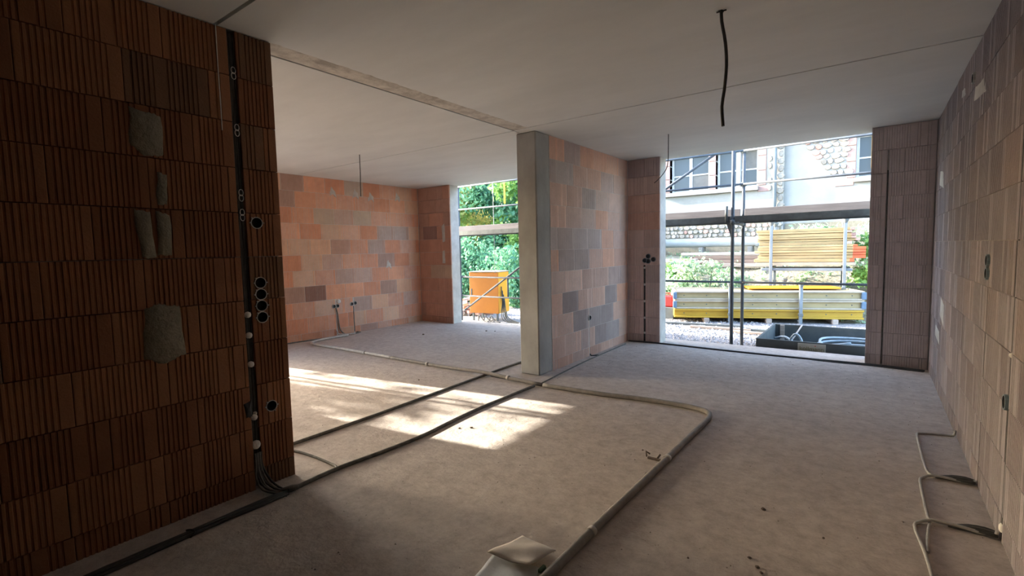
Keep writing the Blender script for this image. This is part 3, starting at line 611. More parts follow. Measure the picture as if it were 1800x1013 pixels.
# ================================================================== outside
GZ = -0.25
def ground_z(x, y):
    t = min(1, max(0, (y-11.7)/3.6)); t = t*t*(3-2*t); k = min(1, max(0, (x+8.5)/3.0))
    return GZ + t*(0.35+0.95*k)
xs = np.concatenate([np.linspace(-60, -14, 12), np.linspace(-13, 6, 58), np.linspace(8, 50, 10)]); ys = np.concatenate([np.linspace(-40, 6, 14), np.linspace(7, 19, 60), np.linspace(22, 70, 10)])
m = MB(); nx = len(xs)
gv = [(x, y, ground_z(x, y)+(0.03*RNG.normal() if 12 < y < 18 else 0)) for y in ys for x in xs]
gq = lambda far: [(j*nx+i, j*nx+i+1, (j+1)*nx+i+1, (j+1)*nx+i) for j in range(len(ys)-1) for i in range(nx-1) if (11.7 < ys[j] < 19 and -13 < xs[i] < 8) == far]
gr = struct(m.add(gv, gq(False), True).build('ground', 'gravel'), 'pale gravel yard between the shell and the old house')
struct(MB().add(gv, gq(True), True).build('bank', 'soil'), 'brown earth bank with weeds in front of the old house')
# pebbles that read singly close to the threshold: too many to count
m = MB()
for i in range(5200):
    y = 7.25+4.0*RNG.random()**1.3; x = RNG.uniform(-9.5, 1.5) if i % 4 == 0 else RNG.uniform(-4.2, .6); r = RNG.uniform(.010, .026); a = RNG.uniform(0, 6.28)
    q = [(x+r*math.cos(a+k*1.571)*RNG.uniform(.7, 1.2), y+r*math.sin(a+k*1.571)*RNG.uniform(.7, 1.2), GZ-.004) for k in range(4)]
    t = [(x+(p[0]-x)*.6, y+(p[1]-y)*.6, GZ+r*RNG.uniform(.6, 1.1)) for p in q]
    m.add(q+t, [(0, 1, 5, 4), (1, 2, 6, 5), (2, 3, 7, 6), (3, 0, 4, 7), (4, 5, 6, 7)])
tag(m.build('gravel_stones', 'pebble'), 'loose grey gravel stones outside the openings', 'gravel', kind='stuff')

# ------------------------------------------------------------------ scaffold along the facade
YI, YX = 7.5, 8.2; BX = [-10.44, -7.50, -4.56, -1.62, 1.32]
sc = thing('facade_scaffold', 'grey steel scaffold with deck and guard rails outside both openings', 'scaffold', (-1.62, 7.85, GZ))
def bar(name, a, b, r, mt, parent, n=10): return MB().tube([a, b], r, n).build(name, mt, parent)
for x in BX:
    for y in (YI, YX):
        if (x, y) == (-7.50, YI) : continue
        st = bar('standard', (x, y, GZ+.02), (x, y, 3.6 if y == YX else 2.95), 0.024, 'steel', sc, 12)
        MB().bbox(x-.075, x+.075, y-.075, y+.075, GZ, GZ+.012, .003).build('base_plate', 'steel', st)
        for z in ((1.70, 2.30, 2.80, .80) if y == YX else (1.70,)):
            MB().lathe((x, y, z-.035), (0, 0, 1), [(.024, 0), (.042, .008), (.042, .062), (.024, .07)], 10).build('coupler', 'steel_d', st)
    bar('transom', (x, YI, 1.69), (x, YX, 1.69), .022, 'steel_d', sc)
for a, b in zip(BX[:-1], BX[1:]):
    for z in (.80, 2.30, 2.80): bar('guard_rail', (a, YX-.03, z), (b, YX-.03, z), .0175, 'steel', sc)
    MB().bbox(a+.03, b-.03, YX-.075, YX-.05, 1.79, 1.925, .004).build('toe_board', 'toe', sc)
    for k, y in enumerate((YI-.02, YI+.31)):
        d = MB(); d.box(a+.03, b-.03, y, y+.31, 1.765, 1.785); d.box(a+.03, b-.03, y, y+.012, 1.70, 1.765); d.box(a+.03, b-.03, y+.298, y+.31, 1.70, 1.765)
        for q in range(6): d.box(a+.03+(b-a-.08)*q/5, a+.05+(b-a-.08)*q/5, y+.012, y+.298, 1.715, 1.765)
        d.build('deck_plank', 'steel_d', sc)
bar('guard_rail', (-7.5, YX-.03, .38), (-4.56, YX-.03, .38), .0175, 'steel', sc)
bar('brace', (-7.44, YX+.05, .05), (-4.60, YX+.05, 1.82), .021, 'steel', sc)
bar('brace', (-3.95, YX+.05, 1.68), (-1.66, YX+.05, 3.05), .021, 'steel', sc)
bar('guard_post', (-7.44, YX-.06, GZ), (-7.44, YX-.06, .82), .02, 'steel', sc); bar('guard_post', (-6.17, YX, .38), (-6.17, YX, .82), .018, 'steel', sc)
m = MB(); m.tube([(-1.70, YI-.02, 1.70), (-1.70, YI-.02, 1.93)], .02, 8); m.build('toe_board_pin', 'steel_d', sc)
m = MB(); m.add([(-1.705, YI-.02, 1.70), (-1.60, YI-.02, 1.70), (-1.625, YI-.02, 1.46), (-1.705, YI+.0, 1.70), (-1.60, YI+.0, 1.70), (-1.625, YI+.0, 1.46)], [(0, 2, 1), (3, 4, 5), (0, 1, 4, 3), (1, 2, 5, 4), (2, 0, 3, 5)]); m.build('console_bracket', 'steel_d', sc)
MB().bbox(-6.215, -6.175, YX-.02, YX, 2.34, 2.76, .004).build('yellow_strip', 'yellow', sc)
tag(MB().tube(smooth_path([(-6.46, 8.14, 3.3), (-6.462, 8.14, 2.4), (-6.458, 8.14, 1.5), (-6.46, 8.14, .9)], .3), .006, 5).build('hanging_rope', 'wiregrey'), 'thin grey rope hanging down in front of the orange cabinet', 'rope')
# side scaffold outside the far left wall: its two standards throw the stripes across the sun patch
ss = thing('side_scaffold', 'scaffold standards outside the side opening of the second room', 'scaffold', (-8.3, 2.36, GZ))
for x in (-7.95, -8.67):
    s_ = bar('standard', (x, 2.36, GZ), (x, 2.36, 3.6), .024, 'steel', ss); MB().bbox(x-.075, x+.075, 2.285, 2.435, GZ, GZ+.012, .003).build('base_plate', 'steel', s_)
bar('transom', (-7.95, 2.36, 3.4), (-8.67, 2.36, 3.4), .022, 'steel', ss)

# ------------------------------------------------------------------ black tub by the threshold
X0, X1, Y0, Y1, Z0, Z1 = -1.262, .62, 7.30, 8.80, GZ, .10
tub = thing('black_tub', 'anthracite open tub just outside the right opening', 'tub', ((X0+X1)/2, (Y0+Y1)/2, GZ))
t = .03
MB().bbox(X0, X1, Y0, Y0+t, Z0, Z1, .004).build('side_panel', 'tub', tub); MB().bbox(X0, X1, Y1-t, Y1, Z0, Z1, .004).build('side_panel', 'tub', tub)
MB().bbox(X0, X0+t, Y0+t, Y1-t, Z0, Z1, .004).build('side_panel', 'tub', tub); MB().bbox(X1-t, X1, Y0+t, Y1-t, Z0, Z1, .004).build('side_panel', 'tub', tub)
MB().box(X0+t, X1-t, Y0+t, Y1-t, Z0, Z0+.02).build('tub_floor', 'tub', tub)
MB().box(X0+.10, X0+.16, Y1-t-.03, Y1-t, Z0+.02, Z1-.01).build('corner_batten', 'wood_p', tub)
sg = MB().bbox(-.762, -.452, Y0-.006, Y0, -.045, .082, .002).build('name_plate', 'sign', tub)
fc = bpy.data.curves.new('lettering', 'FONT'); fc.body = 'kollmann'; fc.size = .075; fc.align_x = 'CENTER'; fc.extrude = .0008
fo = bpy.data.objects.new('tmp', fc); COL.objects.link(fo); bpy.context.view_layer.update()
me = bpy.data.meshes.new_from_object(fo.evaluated_get(bpy.context.evaluated_depsgraph_get())); bpy.data.objects.remove(fo, do_unlink=True)
me.materials.clear(); me.materials.append(MT['signtxt']); lo = link('lettering', me, (-.607, Y0-.0075, -.008), sg); lo.rotation_euler = (math.pi/2, 0, 0)
MB().add([(-.575, Y0-.0065, .050), (-.559, Y0-.0065, .050), (-.567, Y0-.0065, .066), (-.575, Y0-.0085, .050), (-.559, Y0-.0085, .050), (-.567, Y0-.0085, .066)], [(0, 1, 2), (5, 4, 3), (0, 3, 4, 1), (1, 4, 5, 2), (2, 5, 3, 0)]).build('red_mark', 'red', sg)
hose = thing('hose_coil', 'pale blue grey hose lying coiled inside the black tub', 'hose', (-.4, 8.0, GZ+.02))
for k in range(5):
    pts = [(-.15+(.42+.05*k)*math.cos(a), 8.0+(.30+.03*k)*math.sin(a), .0-.03*k+.05*math.sin(a+k)+.02*math.cos(2*a+k)) for a in np.linspace(0, 2*math.pi, 26)]
    MB().tube(pts, .016, 7).build('hose_turn', 'hose', hose)
MB().tube(smooth_path([(-.95, 7.9, -.12), (-.90, 7.85, .05), (-.84, 7.83, .11), (-.78, 7.83, .04), (-.75, 7.8, -.10)], .03), .016, 7).build('hose_turn', 'hose', hose)
MB().tube(smooth_path([(-1.15, 8.1, -.02), (-1.0, 8.0, .03), (-.8, 7.8, -.03), (-.5, 7.7, .0), (-.2, 7.7, .06)], .05), .016, 7).build('hose_turn', 'hose', hose)
MB().tube([(-1.02, 8.3, -.20), (-.86, 8.76, .11)], .012, 6).build('stick', 'wood_p', tub)

# ------------------------------------------------------------------ formwork panels in two stacks
def Rz(c, a):
    c = Vector(c); q = Matrix.Rotation(a, 3, 'Z'); return lambda v: q @ (Vector(v)) + c
class RT:
    def __init__(s, c, a): s.f = Rz(c, a)
    def __matmul__(s, v): return s.f(v)
A1 = math.atan2(1.3, 3.3); P0 = (-3.42, 10.5, 0); T1 = RT(P0, A1); LN = 3.56
def panel(name, label, z0, h, mtw, mtf, group, depth=1.1):
    c = T1 @ Vector((LN/2, depth/2, z0)); th = thing(name, label, 'panel', c, group)
    m = MB(); m.box(.02, LN-.02, .05, depth-.05, z0+.02, z0+h-.02, T1); m.build('web', mtw, th)
    for zz in (z0, z0+h-.035):
        for yy in (0, depth-.06): MB().bbox(0, LN, yy, yy+.06, zz, zz+.035, .006, T1).build('flange', mtf, th)
    for xx in (0, LN-.05): MB().bbox(xx, xx+.05, .06, depth-.06, z0, z0+h, .006, T1).build('end_rail', mtf, th)
    for k in range(8):
        x = .2+(LN-.4)*k/7; MB().lathe(T1 @ Vector((x, .05, z0+h/2)), Vector((math.sin(A1), -math.cos(A1), 0)), [(.012, 0), (.012, .004), (0, .004)], 8).build('rivet', 'steel_d', th)
    return th
panel('formwork_panel', 'bright yellow formwork panel at the bottom of the low stack', GZ+.10, .185, 'panel_y', 'panel_y', 'formwork panels in the low stack')
p2 = panel('formwork_panel', 'beige formwork panel in the middle of the low stack', GZ+.29, .185, 'panel_g', 'panel_fl', 'formwork panels in the low stack')
p3 = panel('formwork_panel', 'beige formwork panel on top of the low stack', GZ+.48, .185, 'panel_g', 'panel_fl', 'formwork panels in the low stack')
for p_, zz in ((p2, GZ+.29), (p3, GZ+.48)):
    for xx in (-.03, LN-.05): MB().bbox(xx, xx+.08, -.012, .05, zz+.02, zz+.165, .01, T1).build('corner_fitting', 'blue', p_)
for q_, x in enumerate((.6, 1.8, 3.0)): tag(MB().bbox(x, x+.1, -.05, 1.2, GZ, GZ+.10, .006, T1).build('timber_bearer', 'wood_p'), ['left', 'middle', 'right'][q_]+' timber bearer under the yellow panel of the low stack', 'timber', 'bearers under the low stack')
def upright(parent, T, x, y, z0, z1, cap=True):
    o = MB().bbox(x-.03, x+.03, y-.025, y+.025, z0, z1, .006, T).build('upright', 'zinc', parent)
    if cap:
        a = T @ Vector((x, y, z1)); MB().lathe(a, (0, 0, 1), [(.03, -.05), (.065, .03), (.065, .045), (0, .045)], 8).build('flared_cap', 'steel_d', o)
    MB().bbox(x-.04, x+.04, y-.04, y+.04, z0+.16, z0+.22, .006, T).build('collar', 'steel_d', o)
rk = thing('stacking_rack', 'galvanised stacking rack holding the low formwork stack', 'rack', T1 @ Vector((1.8, .4, GZ)))
for x in (1.10, 2.42): upright(rk, T1, x, -.06, GZ, GZ+.80); upright(rk, T1, x, 1.16, GZ, GZ+.80)
for x in (1.10, 2.42): MB().bbox(x-.03, x+.03, -.06, 1.16, GZ+.03, GZ+.085, .005, T1).build('cross_bar', 'zinc', rk)
tag(MB().bbox(1.55, 3.3, .45, 1.05, GZ+.672, GZ+.705, .006, T1).build('orange_board', 'orange'), 'flat orange board lying on top of the low formwork stack', 'board')
# upper stack on the bank
T2 = RT((-2.14, 12.35, 0), math.radians(4)); rr = random.Random(12); zc = .90; L2 = 1.86
rk2 = thing('stacking_rack', 'galvanised stacking rack holding the tall stack of yellow boards', 'rack', T2 @ Vector((.95, .4, .3)))
for x in (.29, 1.66): upright(rk2, T2, x, -.07, .22, 1.84); upright(rk2, T2, x, .98, .30, 1.84)
for x in (.29, 1.66): MB().bbox(x-.03, x+.03, -.07, .98, .80, .86, .005, T2).build('cross_bar', 'zinc', rk2)
MB().bbox(.1, 1.8, -.03, .03, .78, .84, .005, T2).build('long_bar', 'zinc', rk2); MB().bbox(.1, 1.8, .9, .96, .78, .84, .005, T2).build('long_bar', 'zinc', rk2)
k = 0
while zc < 1.66:
    h = rr.choice((.045, .055, .065, .075)); x0 = rr.uniform(-.06, .05); x1 = L2+rr.uniform(-.10, .08); y0 = rr.uniform(-.02, .04)
    if zc < .95: mt = 'panel_fl'
    else: mt = 'wood_y'
    if .98 < zc < 1.28: x1 = L2+.16
    od = ['lowest', 'second lowest', 'third lowest', 'fourth lowest', 'fifth lowest', 'sixth lowest', 'seventh lowest', 'eighth lowest', 'ninth lowest', 'tenth lowest', 'eleventh lowest', 'twelfth lowest', 'thirteenth lowest', 'fourteenth lowest', 'fifteenth lowest', 'sixteenth lowest'][k]
    b = thing('plywood_board', ('yellow' if k else 'beige grey')+' shuttering board, '+od+' of the tall stack on the bank', 'board', T2 @ Vector((L2/2, .45, zc)), 'yellow boards in the tall stack')
    MB().bbox(x0, x1, y0, .9, zc, zc+h-.006, .004, T2).build('board', mt, b)
    if zc > .96: MB().bbox(x1-.22 if .98 < zc < 1.28 else x1-.08, x1+.003, y0-.003, .903, zc+.001, zc+h-.006, .004, T2).build('painted_end', 'red_end' if zc < 1.30 else 'oldbrick', b)
    zc += h; k += 1
# timbers lying on the bank to the left
T3 = RT((-4.6, 14.2, 0), math.radians(2))
for i, (x0, x1, y, zz, w, h, mt) in enumerate(((.2, 2.6, 0, .88, .14, .11, 'wood_o'), (.5, 2.7, .02, 1.0, .14, .10, 'wood_o'), (.3, 2.5, .25, .92, .14, .14, 'wood_o'), (.15, 2.3, .02, 1.11, .16, .08, 'wood_p'), (.9, 2.75, -.2, .80, .12, .09, 'wood_p'))):
    c = T3 @ Vector(((x0+x1)/2, y, zz)); tag(MB().bbox(x0, x1, y, y+w, zz, zz+h, .006, T3).build('timber_beam', mt), ['weathered brown timber beam lying on the bank under the pale pipe'][0], 'timber', 'timber beams on the bank')
for i, (x, y, zz, a, ln) in enumerate(((-4.9, 12.3, .42, -3, 1.0), (-5.1, 12.9, .70, 4, 1.2), (-4.9, 13.4, .95, 0, 1.1))):
    Tq = RT((x, y, 0), math.radians(a)); tag(MB().bbox(0, ln, 0, .2, zz, zz+.09, .006, Tq).build('timber_plank', 'wood_p'), ['pale pinkish plank lowest on the bank beside the left pier', 'pale pinkish plank halfway up the bank beside the left pier', 'pale plank highest on the bank beside the left pier'][i], 'plank')
for i, (x, y, a, ln) in enumerate(((-3.9, 10.05, 8, 1.9), (-2.1, 9.65, -6, 1.2), (-1.9, 9.95, 3, 1.6), (-2.9, 9.85, 4, 1.1))):
    Tq = RT((x, y, 0), math.radians(a)); tag(MB().bbox(0, ln, 0, .09, GZ+.005, GZ+.05, .005, Tq).build('ground_batten', 'wood_p' if i % 2 else 'steel_d'), ['longest dark batten on the gravel at the left end of the low stack', 'short pale batten on the gravel behind the scaffold poles', 'dark batten on the gravel just beyond the black tub', 'pale batten on the gravel left of the scaffold poles'][i], 'batten', 'battens on the gravel')
pp = thing('pale_pipe', 'large pale plastic pipe lying along the foot of the old house', 'pipe', (-4.6, 16.0, 1.3))
MB().lathe((-7.2, 16.0, 1.48), (1, 0, 0), [(.125, 0), (.14, 0), (.14, 4.4), (.17, 4.4), (.17, 4.6), (.155, 4.6), (.125, 4.4)], 20).build('pipe_wall', 'bigpipe', pp)
for q_, x in enumerate((-6.6, -4.4, -3.0)): tag(MB().bbox(x, x+.12, 15.8, 16.2, ground_z(x, 16)-.1, 1.335, .01).build('pipe_support', 'stone'), ['leftmost', 'middle', 'rightmost'][q_]+' stone block under the large pale pipe', 'block', 'blocks under the pale pipe')
rd = thing('red_canister', 'red plastic canister at the left end of the low formwork stack', 'canister', (-3.75, 10.95, GZ))
MB().bbox(-3.95, -3.60, 10.95, 11.2, GZ+.26, GZ+.52, .03).build('body', 'red', rd); MB().bbox(-3.98, -3.57, 10.9, 11.25, GZ, GZ+.26, .01).build('crate', 'tub', rd); MB().tube([(-3.85, 11.07, GZ+.52), (-3.85, 11.07, GZ+.57), (-3.7, 11.07, GZ+.57), (-3.7, 11.07, GZ+.52)], .012, 6).build('handle', 'red', rd)

# ------------------------------------------------------------------ orange cabinet and brick rubble outside the left opening
cb = thing('orange_cabinet', 'orange metal site cabinet on short legs outside the left opening', 'cabinet', (-7.2, 8.8, GZ))
TC = RT((-7.60, 8.60, 0), math.radians(10))
CW, CDp = .76, .55
MB().bbox(0, CW, 0, .02, -.07, .87, .006, TC).build('door', 'orange_shaded', cb)
MB().bbox(0, CW, .02, CDp, -.07, .88, .01, TC).build('body', 'orange_lit', cb)
MB().bbox(-.01, CW+.01, -.01, CDp+.01, .88, .90, .006, TC).build('lid', 'panel_fl', cb)
for x in (.06, CW-.06):
    for y in (.06, CDp-.06): MB().bbox(x-.02, x+.02, y-.02, y+.02, GZ, -.07, .004, TC).build('leg', 'steel_d', cb)
MB().bbox(.04, .07, -.012, 0, .35, .50, .004, TC).build('handle', 'steel_d', cb)
for i in range(4):
    pts = [TC @ Vector((CW+.03, .10+.05*i, .55-.1*i)), TC @ Vector((CW+.05+.02*i, .1, .2)), TC @ Vector((CW+.10+.05*i, -.05, -.12)), TC @ Vector((CW+.25+.1*i, -.1, GZ+.02)), TC @ Vector((CW+.75+.1*i, -.1-.03*i, GZ+.02))]
    tag(MB().tube(smooth_path(pts, .05), .012, 6).build('supply_cable', 'black'), 'black supply cable trailing from the orange cabinet to the ground', 'cable', 'supply cables of the orange cabinet')
for i in range(3):
    pts = [TC @ Vector((.25+.15*i, -.05, GZ+.02)), TC @ Vector((.30+.15*i, -.08, -.10)), TC @ Vector((.42+.15*i, -.10, GZ+.03)), TC @ Vector((.6+.15*i, -.2, GZ+.02))]
    tag(MB().tube(smooth_path(pts, .05), .010, 6).build('leg_cable', 'black'), 'thin black cable looped under the orange cabinet', 'cable', 'cables under the orange cabinet')
rr = random.Random(3)
for i in range(46):
    lay = i//16; x = -8.75+rr.random()*.95; y = 9.1+rr.random()*.6; zz = GZ+lay*.14+rr.random()*.10; a = rr.random()*3
    o = MB().bbox(-.12, .12, -.057, .057, 0, .07, .006).build('loose_brick', 'oldbrick' if rr.random() < .6 else 'pebble')
    o.location = (x, y, zz); o.rotation_euler = (rr.uniform(-.3, .3), rr.uniform(-.3, .3), a)
    tag(o, 'reddish loose brick in the rubble heap left of the orange cabinet', 'brick', 'bricks in the rubble heap')

# ------------------------------------------------------------------ old house across the yard
HY = 17.0; HY2 = 17.12
hs = thing('old_house', 'old pale plastered house with pink sandstone window frames across the yard', 'house', (-4, HY, 1.0))
def wallpiece(name, mt, x0, x1, z0, z1, y0, y1, holes):
    m = MB(); xsx = sorted({x0, x1, *[h[0] for h in holes], *[h[1] for h in holes]}); zs = sorted({z0, z1, *[h[2] for h in holes], *[h[3] for h in holes]})
    for a, b in zip(xsx[:-1], xsx[1:]):
        for c, d in zip(zs[:-1], zs[1:]):
            if any(h[0] <= (a+b)/2 <= h[1] and h[2] <= (c+d)/2 <= h[3] for h in holes): continue
            m.box(a, b, y0, y1, c, d)
    return m.build(name, mt, hs)
W1 = (-5.70, -4.42, 3.20, 4.42); W2 = (-4.20, -2.96, 3.20, 4.42); W3 = (-.46, .85, 3.20, 4.42)
W4 = (-8.3, -7.1, 3.20, 4.42)
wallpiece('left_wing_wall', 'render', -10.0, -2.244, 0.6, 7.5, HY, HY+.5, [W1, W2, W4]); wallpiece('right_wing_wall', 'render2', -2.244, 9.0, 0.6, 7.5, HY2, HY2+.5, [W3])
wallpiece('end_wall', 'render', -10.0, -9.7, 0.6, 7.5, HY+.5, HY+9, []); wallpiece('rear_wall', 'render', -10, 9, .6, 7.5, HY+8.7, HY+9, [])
m = MB(); m.add([(-10.3, HY-.4, 7.45), (9.3, HY-.4, 7.45), (9.3, HY+4.5, 10.5), (-10.3, HY+4.5, 10.5), (-10.3, HY+9.4, 7.45), (9.3, HY+9.4, 7.45), (-10.3, HY-.4, 7.6), (9.3, HY-.4, 7.6), (9.3, HY+4.5, 10.7), (-10.3, HY+4.5, 10.7), (-10.3, HY+9.4, 7.6), (9.3, HY+9.4, 7.6)], [(0, 3, 2, 1), (3, 4, 5, 2), (6, 7, 8, 9), (9, 8, 11, 10), (0, 1, 7, 6), (4, 10, 11, 5), (0, 6, 9, 3), (3, 9, 10, 4), (1, 2, 8, 7), (2, 5, 11, 8)]); m.build('roof', 'oldbrick', hs)
def window(w, y, mode=0):
    x0, x1, z0, z1 = w; f = MB(); yy = y+.22; t = .07
    f.box(x0, x0+t, yy, yy+.07, z0, z1); f.box(x1-t, x1, yy, yy+.07, z0, z1); f.box(x0+t, x1-t, yy, yy+.07, z0, z0+t); f.box(x0+t, x1-t, yy, yy+.07, z1-t, z1)
    xm = (x0+x1)/2; f.box(xm-.05, xm+.05, yy-.01, yy+.07, z0+t, z1-t)
    zm = z0+(z1-z0)*.47
    for a, b in ((x0+t, xm-.05), (xm+.05, x1-t)): f.box(a, b, yy+.005, yy+.06, zm-.022, zm+.022)
    win = f.build('window', 'wframe', hs)
    for i, (a, b) in enumerate(((x0+t, xm-.05), (xm+.05, x1-t))):
        for j, (c, d) in enumerate(((z0+t, zm-.022), (zm+.022, z1-t))):
            MB().box(a, b, yy+.03, yy+.04, c, d).build('pane', 'blind' if (mode, i, j) in ((1, 1, 0), (2, 1, 1)) else 'glass', win)
    return win
wn1 = window(W1, HY, 1); wn2 = window(W2, HY, 2); wn3 = window(W3, HY2, 3); window(W4, HY, 0)
MB().box(-.12, .06, HY2+.15, HY2+.20, 3.45, 4.42).build('curtain', 'curtain', wn3)
# open casement standing in the second window
m = MB(); m.box(-3.52, -3.47, HY-.02, HY+.22, 3.26, 4.36); m.build('open_casement', 'wframe', wn2)
def jamb(x0, x1, z0, z1, y, pr=.025, mt='sandst'): return MB().bbox(x0, x1, y-pr, y+.24, z0, z1, .012).build('sandstone_block', mt, hs)
for (a, b) in ((-5.92, -5.70), (-4.42, -4.20), (-2.96, -2.72)):
    for i in range(3): jamb(a, b, 3.22+.45*i, 3.22+.45*i+.445, HY)
for i in range(3): jamb(-.68, -.46, 3.22+.45*i, 3.66+.45*i, HY2)
jamb(-5.92, -2.72, 4.57, 4.82, HY); jamb(-.68, 1.1, 4.57, 4.82, HY2); jamb(-2.96, -2.62, 3.02, 3.20, HY, .02); jamb(-.95, -.50, 3.0, 3.22, HY2, .02)
MB().bbox(-5.98, -2.93, HY-.12, HY+.2, 3.07, 3.20, .012).build('sill', 'sill', hs); MB().bbox(-.50, 1.0, HY2-.12, HY2+.2, 3.08, 3.20, .012).build('sill', 'sill', hs); MB().bbox(-8.5, -6.9, HY-.12, HY+.2, 3.07, 3.20, .012).build('sill', 'sill', hs)
MB().tube([(-2.46, HY-.08, 1.2), (-2.49, HY-.08, 7.4)], .05, 10).build('downpipe', 'zinc', hs)
rr = random.Random(77)
def stone(x, z, w, h, y, mt='stone', nm='stone'):
    n = 7; pts = [(x+w/2*math.cos(2*math.pi*k/n)*(.8+.35*rr.random()), z+h/2*math.sin(2*math.pi*k/n)*(.8+.35*rr.random())) for k in range(n)]; d = .02+.03*rr.random()
    vs = [(a, y+.01, b) for a, b in pts]+[(x+(a-x)*.8, y-d, z+(b-z)*.8) for a, b in pts]
    return MB().add(vs, [(k, (k+1) % n, n+(k+1) % n, n+k) for k in range(n)]+[tuple(range(n, 2*n))]).build(nm, mt, hs)
# bared rubble masonry high on the right wing
for r in range(9):
    z = 3.42+.155*r; x = max(-1.95+(8-r)*.0 , -1.15-.105*r) + rr.uniform(0, .1)
    while x < -.74:
        w = rr.uniform(.13, .26); stone(x+w/2, z+rr.uniform(-.02, .02), w*1.12, .17, HY2, 'oldbrick' if (x < -1.45 and rr.random() < .6) else 'stone'); x += w
# quoins at the wing corner
for r in range(12):
    stone(-2.33, 2.35+.22*r, .17+.08*(r % 2), .22, HY); 
    if r % 3: stone(-2.62, 2.9+.22*r, .12, .2, HY)
# rubble plinth
for r in range(4):
    z = 1.58+.135*r; x = -6.6
    while x < -2.4:
        w = rr.uniform(.11, .24); stone(x+w/2, z+rr.uniform(-.015, .015), w*1.1, .15, HY-.03, 'stone' if rr.random() < .85 else 'oldbrick'); x += w
MB().box(-10, -2.3, HY-.03, HY, .6, 2.12).build('plinth', 'mortar', hs); MB().box(-2.2, 9, HY2-.03, HY2, .6, 2.0).build('plinth', 'mortar', hs)

# ------------------------------------------------------------------ trees and weeds
def leaves(n, centres, size, droop=.3):
    cs = np.array(centres, float); k = RNG.integers(0, len(cs), n); d = RNG.normal(size=(n, 3)); d /= np.linalg.norm(d, axis=1)[:, None]
    p = cs[k, :3] + d*(cs[k, 3]*RNG.random(n)**.45)[:, None]*np.array([1, 1, .85])
    u = RNG.normal(size=(n, 3)); u[:, 2] -= droop; u /= np.linalg.norm(u, axis=1)[:, None]; w = np.cross(u, RNG.normal(size=(n, 3))); w /= np.linalg.norm(w, axis=1)[:, None]
    s = size*RNG.uniform(.6, 1.3, n)[:, None]; nn = np.cross(u, w)
    V = np.stack([p, p+u*s*.5+w*s*.33+nn*s*.1, p+u*s, p+u*s*.5-w*s*.33+nn*s*.1], 1).reshape(-1, 3)
    m = MB(); m.v = V.tolist(); m.f = [(4*i, 4*i+1, 4*i+2, 4*i+3) for i in range(n)]; m.smooth = [False]*n; return m
def tree(label, x, y, h, r, mt, n=9000, size=.17, group='trees beyond the left opening', low=.15, name='tree'):
    z0 = ground_z(x, y); t = thing(name, label, 'tree', (x, y, z0), group)
    rr = random.Random(int(x*100+y*10)); cs = []
    for i in range(26):
        zz = z0+h*(low+(.92-low)*rr.random()); f = math.sin(math.pi*min(1, max(.15, (zz-z0)/h*.85+.15)))**.6; a = rr.random()*6.28; q = r*f*math.sqrt(rr.random())
        cs.append((x+q*math.cos(a), y+q*math.sin(a), zz, r*rr.uniform(.28, .46)))
    leaves(n, cs, size).build('foliage', mt, t)
    tr = MB(); tr.tube(smooth_path([(x, y, z0-.05), (x+.05, y, z0+h*.3), (x-.05, y+.05, z0+h*.6), (x, y, z0+h*.85)], .3), .09, 8)
    tk = tr.build('trunk', 'bark', t)
    bb = MB()
    for i in range(7):
        c = cs[i]; bb.tube([(x, y, z0+h*(.2+.07*i)), ((x+c[0])/2, (y+c[1])/2, (z0+h*(.2+.07*i)+c[2])/2+.1), (c[0], c[1], c[2])], [.045, .03, .012], 6)
    bb.build('branches', 'bark', t); return t
tree('yellowing tree at the left edge of the left opening', -13.4, 14.4, 5.0, 1.7, 'leaf_c')
tree('bluish green tree in the middle of the left opening', -11.6, 15.0, 5.2, 1.7, 'leaf_b')
tree('bright green tree beside the column in the left opening', -9.6, 14.4, 5.0, 1.5, 'leaf_a')
tree('dark green tree far behind the orange cabinet', -13.2, 18.2, 6.6, 2.2, 'leaf_b', 11000)
tree('pale green tree far back beside the house', -15.5, 17.0, 6.4, 2.3, 'leaf_a', 9000)
tree('green tree hidden partly by the column', -8.2, 14.8, 4.6, 1.4, 'leaf_a', 7000)
tree('leafy tree left of the yard near the side scaffold', -17.5, 12.5, 5.6, 2.2, 'leaf_a', 8000)
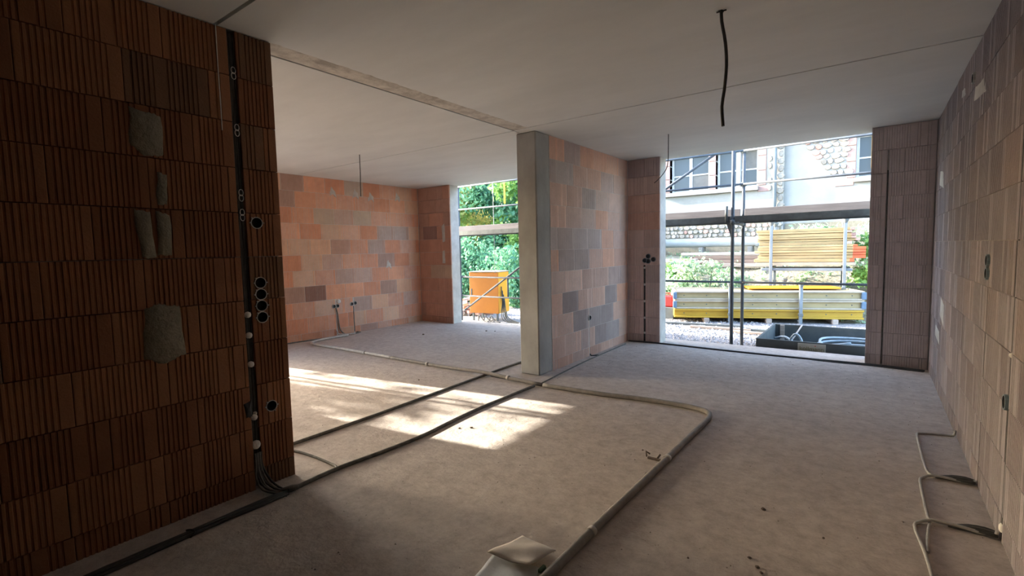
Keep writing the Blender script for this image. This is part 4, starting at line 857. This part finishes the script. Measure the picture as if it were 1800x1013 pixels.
def bush(label, x, y, w, h, mt, n, size, group, zo=0.0, cat='bush', d=None):
    z0 = ground_z(x, y)+zo; rr = random.Random(int(x*70+y*31)); cs = [(x+rr.uniform(-w, w)/2, y+rr.uniform(-1, 1)*(d or .3), z0+h*rr.uniform(.15, .85), min(w, h)*rr.uniform(.22, .38)) for _ in range(14)]
    t = thing('bush', label, cat, (x, y, z0), group); leaves(n, cs, size).build('foliage', mt, t)
    st = MB()
    for i in range(5): st.tube([(x+.05*i-.1, y, z0-.05), ((x+cs[i][0])/2, (y+cs[i][1])/2, (z0+cs[i][2])/2), cs[i][:3]], [.014, .01, .005], 5)
    st.build('stems', 'bark', t); return t
bush('low dark shrub right behind the orange cabinet', -9.0, 11.6, 2.4, 1.9, 'leaf_b', 6500, .13, 'shrubs behind the orange cabinet', d=.6)
bush('green shrub right of the orange cabinet', -7.6, 12.2, 2.0, 1.7, 'leaf_a', 5000, .13, 'shrubs behind the orange cabinet', d=.5)
bush('shrub at the far left behind the brick rubble', -10.8, 12.0, 2.4, 2.2, 'leaf_b', 6000, .13, 'shrubs behind the orange cabinet', d=.6)
bush('big pale weed clump in front of the timber beams on the bank', -3.15, 12.15, 1.7, 1.0, 'leaf_d', 1700, .10, 'weeds on the bank', .28)
bush('green weed clump at the left edge of the bank', -4.35, 13.0, 1.0, .9, 'leaf_a', 1500, .10, 'weeds on the bank')
bush('pale weed clump beside the tall board stack', -2.85, 12.6, .9, .45, 'leaf_d', 800, .09, 'weeds on the bank')
bush('low weeds under the tall board stack', -1.3, 12.0, 1.6, .30, 'leaf_d', 900, .08, 'weeds on the bank', .12)
bush('creeper growing up at the right end of the tall board stack', .25, 12.9, .8, 1.7, 'leaf_a', 2200, .11, 'weeds on the bank')
bush('weeds showing above the tall board stack', -.7, 14.5, 2.0, .95, 'leaf_d', 1600, .11, 'weeds on the bank')
# sparse tree beyond the side opening: breaks the sun patch on the floor
tree('sparse leafy tree standing beyond the side scaffold', -15.0, 1.0, 5.8, 1.5, 'leaf_a', 520, .24, None, .35)
# low weeds and litter over the bank: nobody could count them
cs = []
for i in range(260):
    x = RNG.uniform(-7.5, 1.6); y = RNG.uniform(11.9, 16.6); cs.append((x, y, ground_z(x, y)+.06, RNG.uniform(.08, .2)))
tag(leaves(5200, cs, .08).build('bank_weeds', 'leaf_d'), 'low scattered weeds covering the earth bank', 'weeds', kind='stuff')
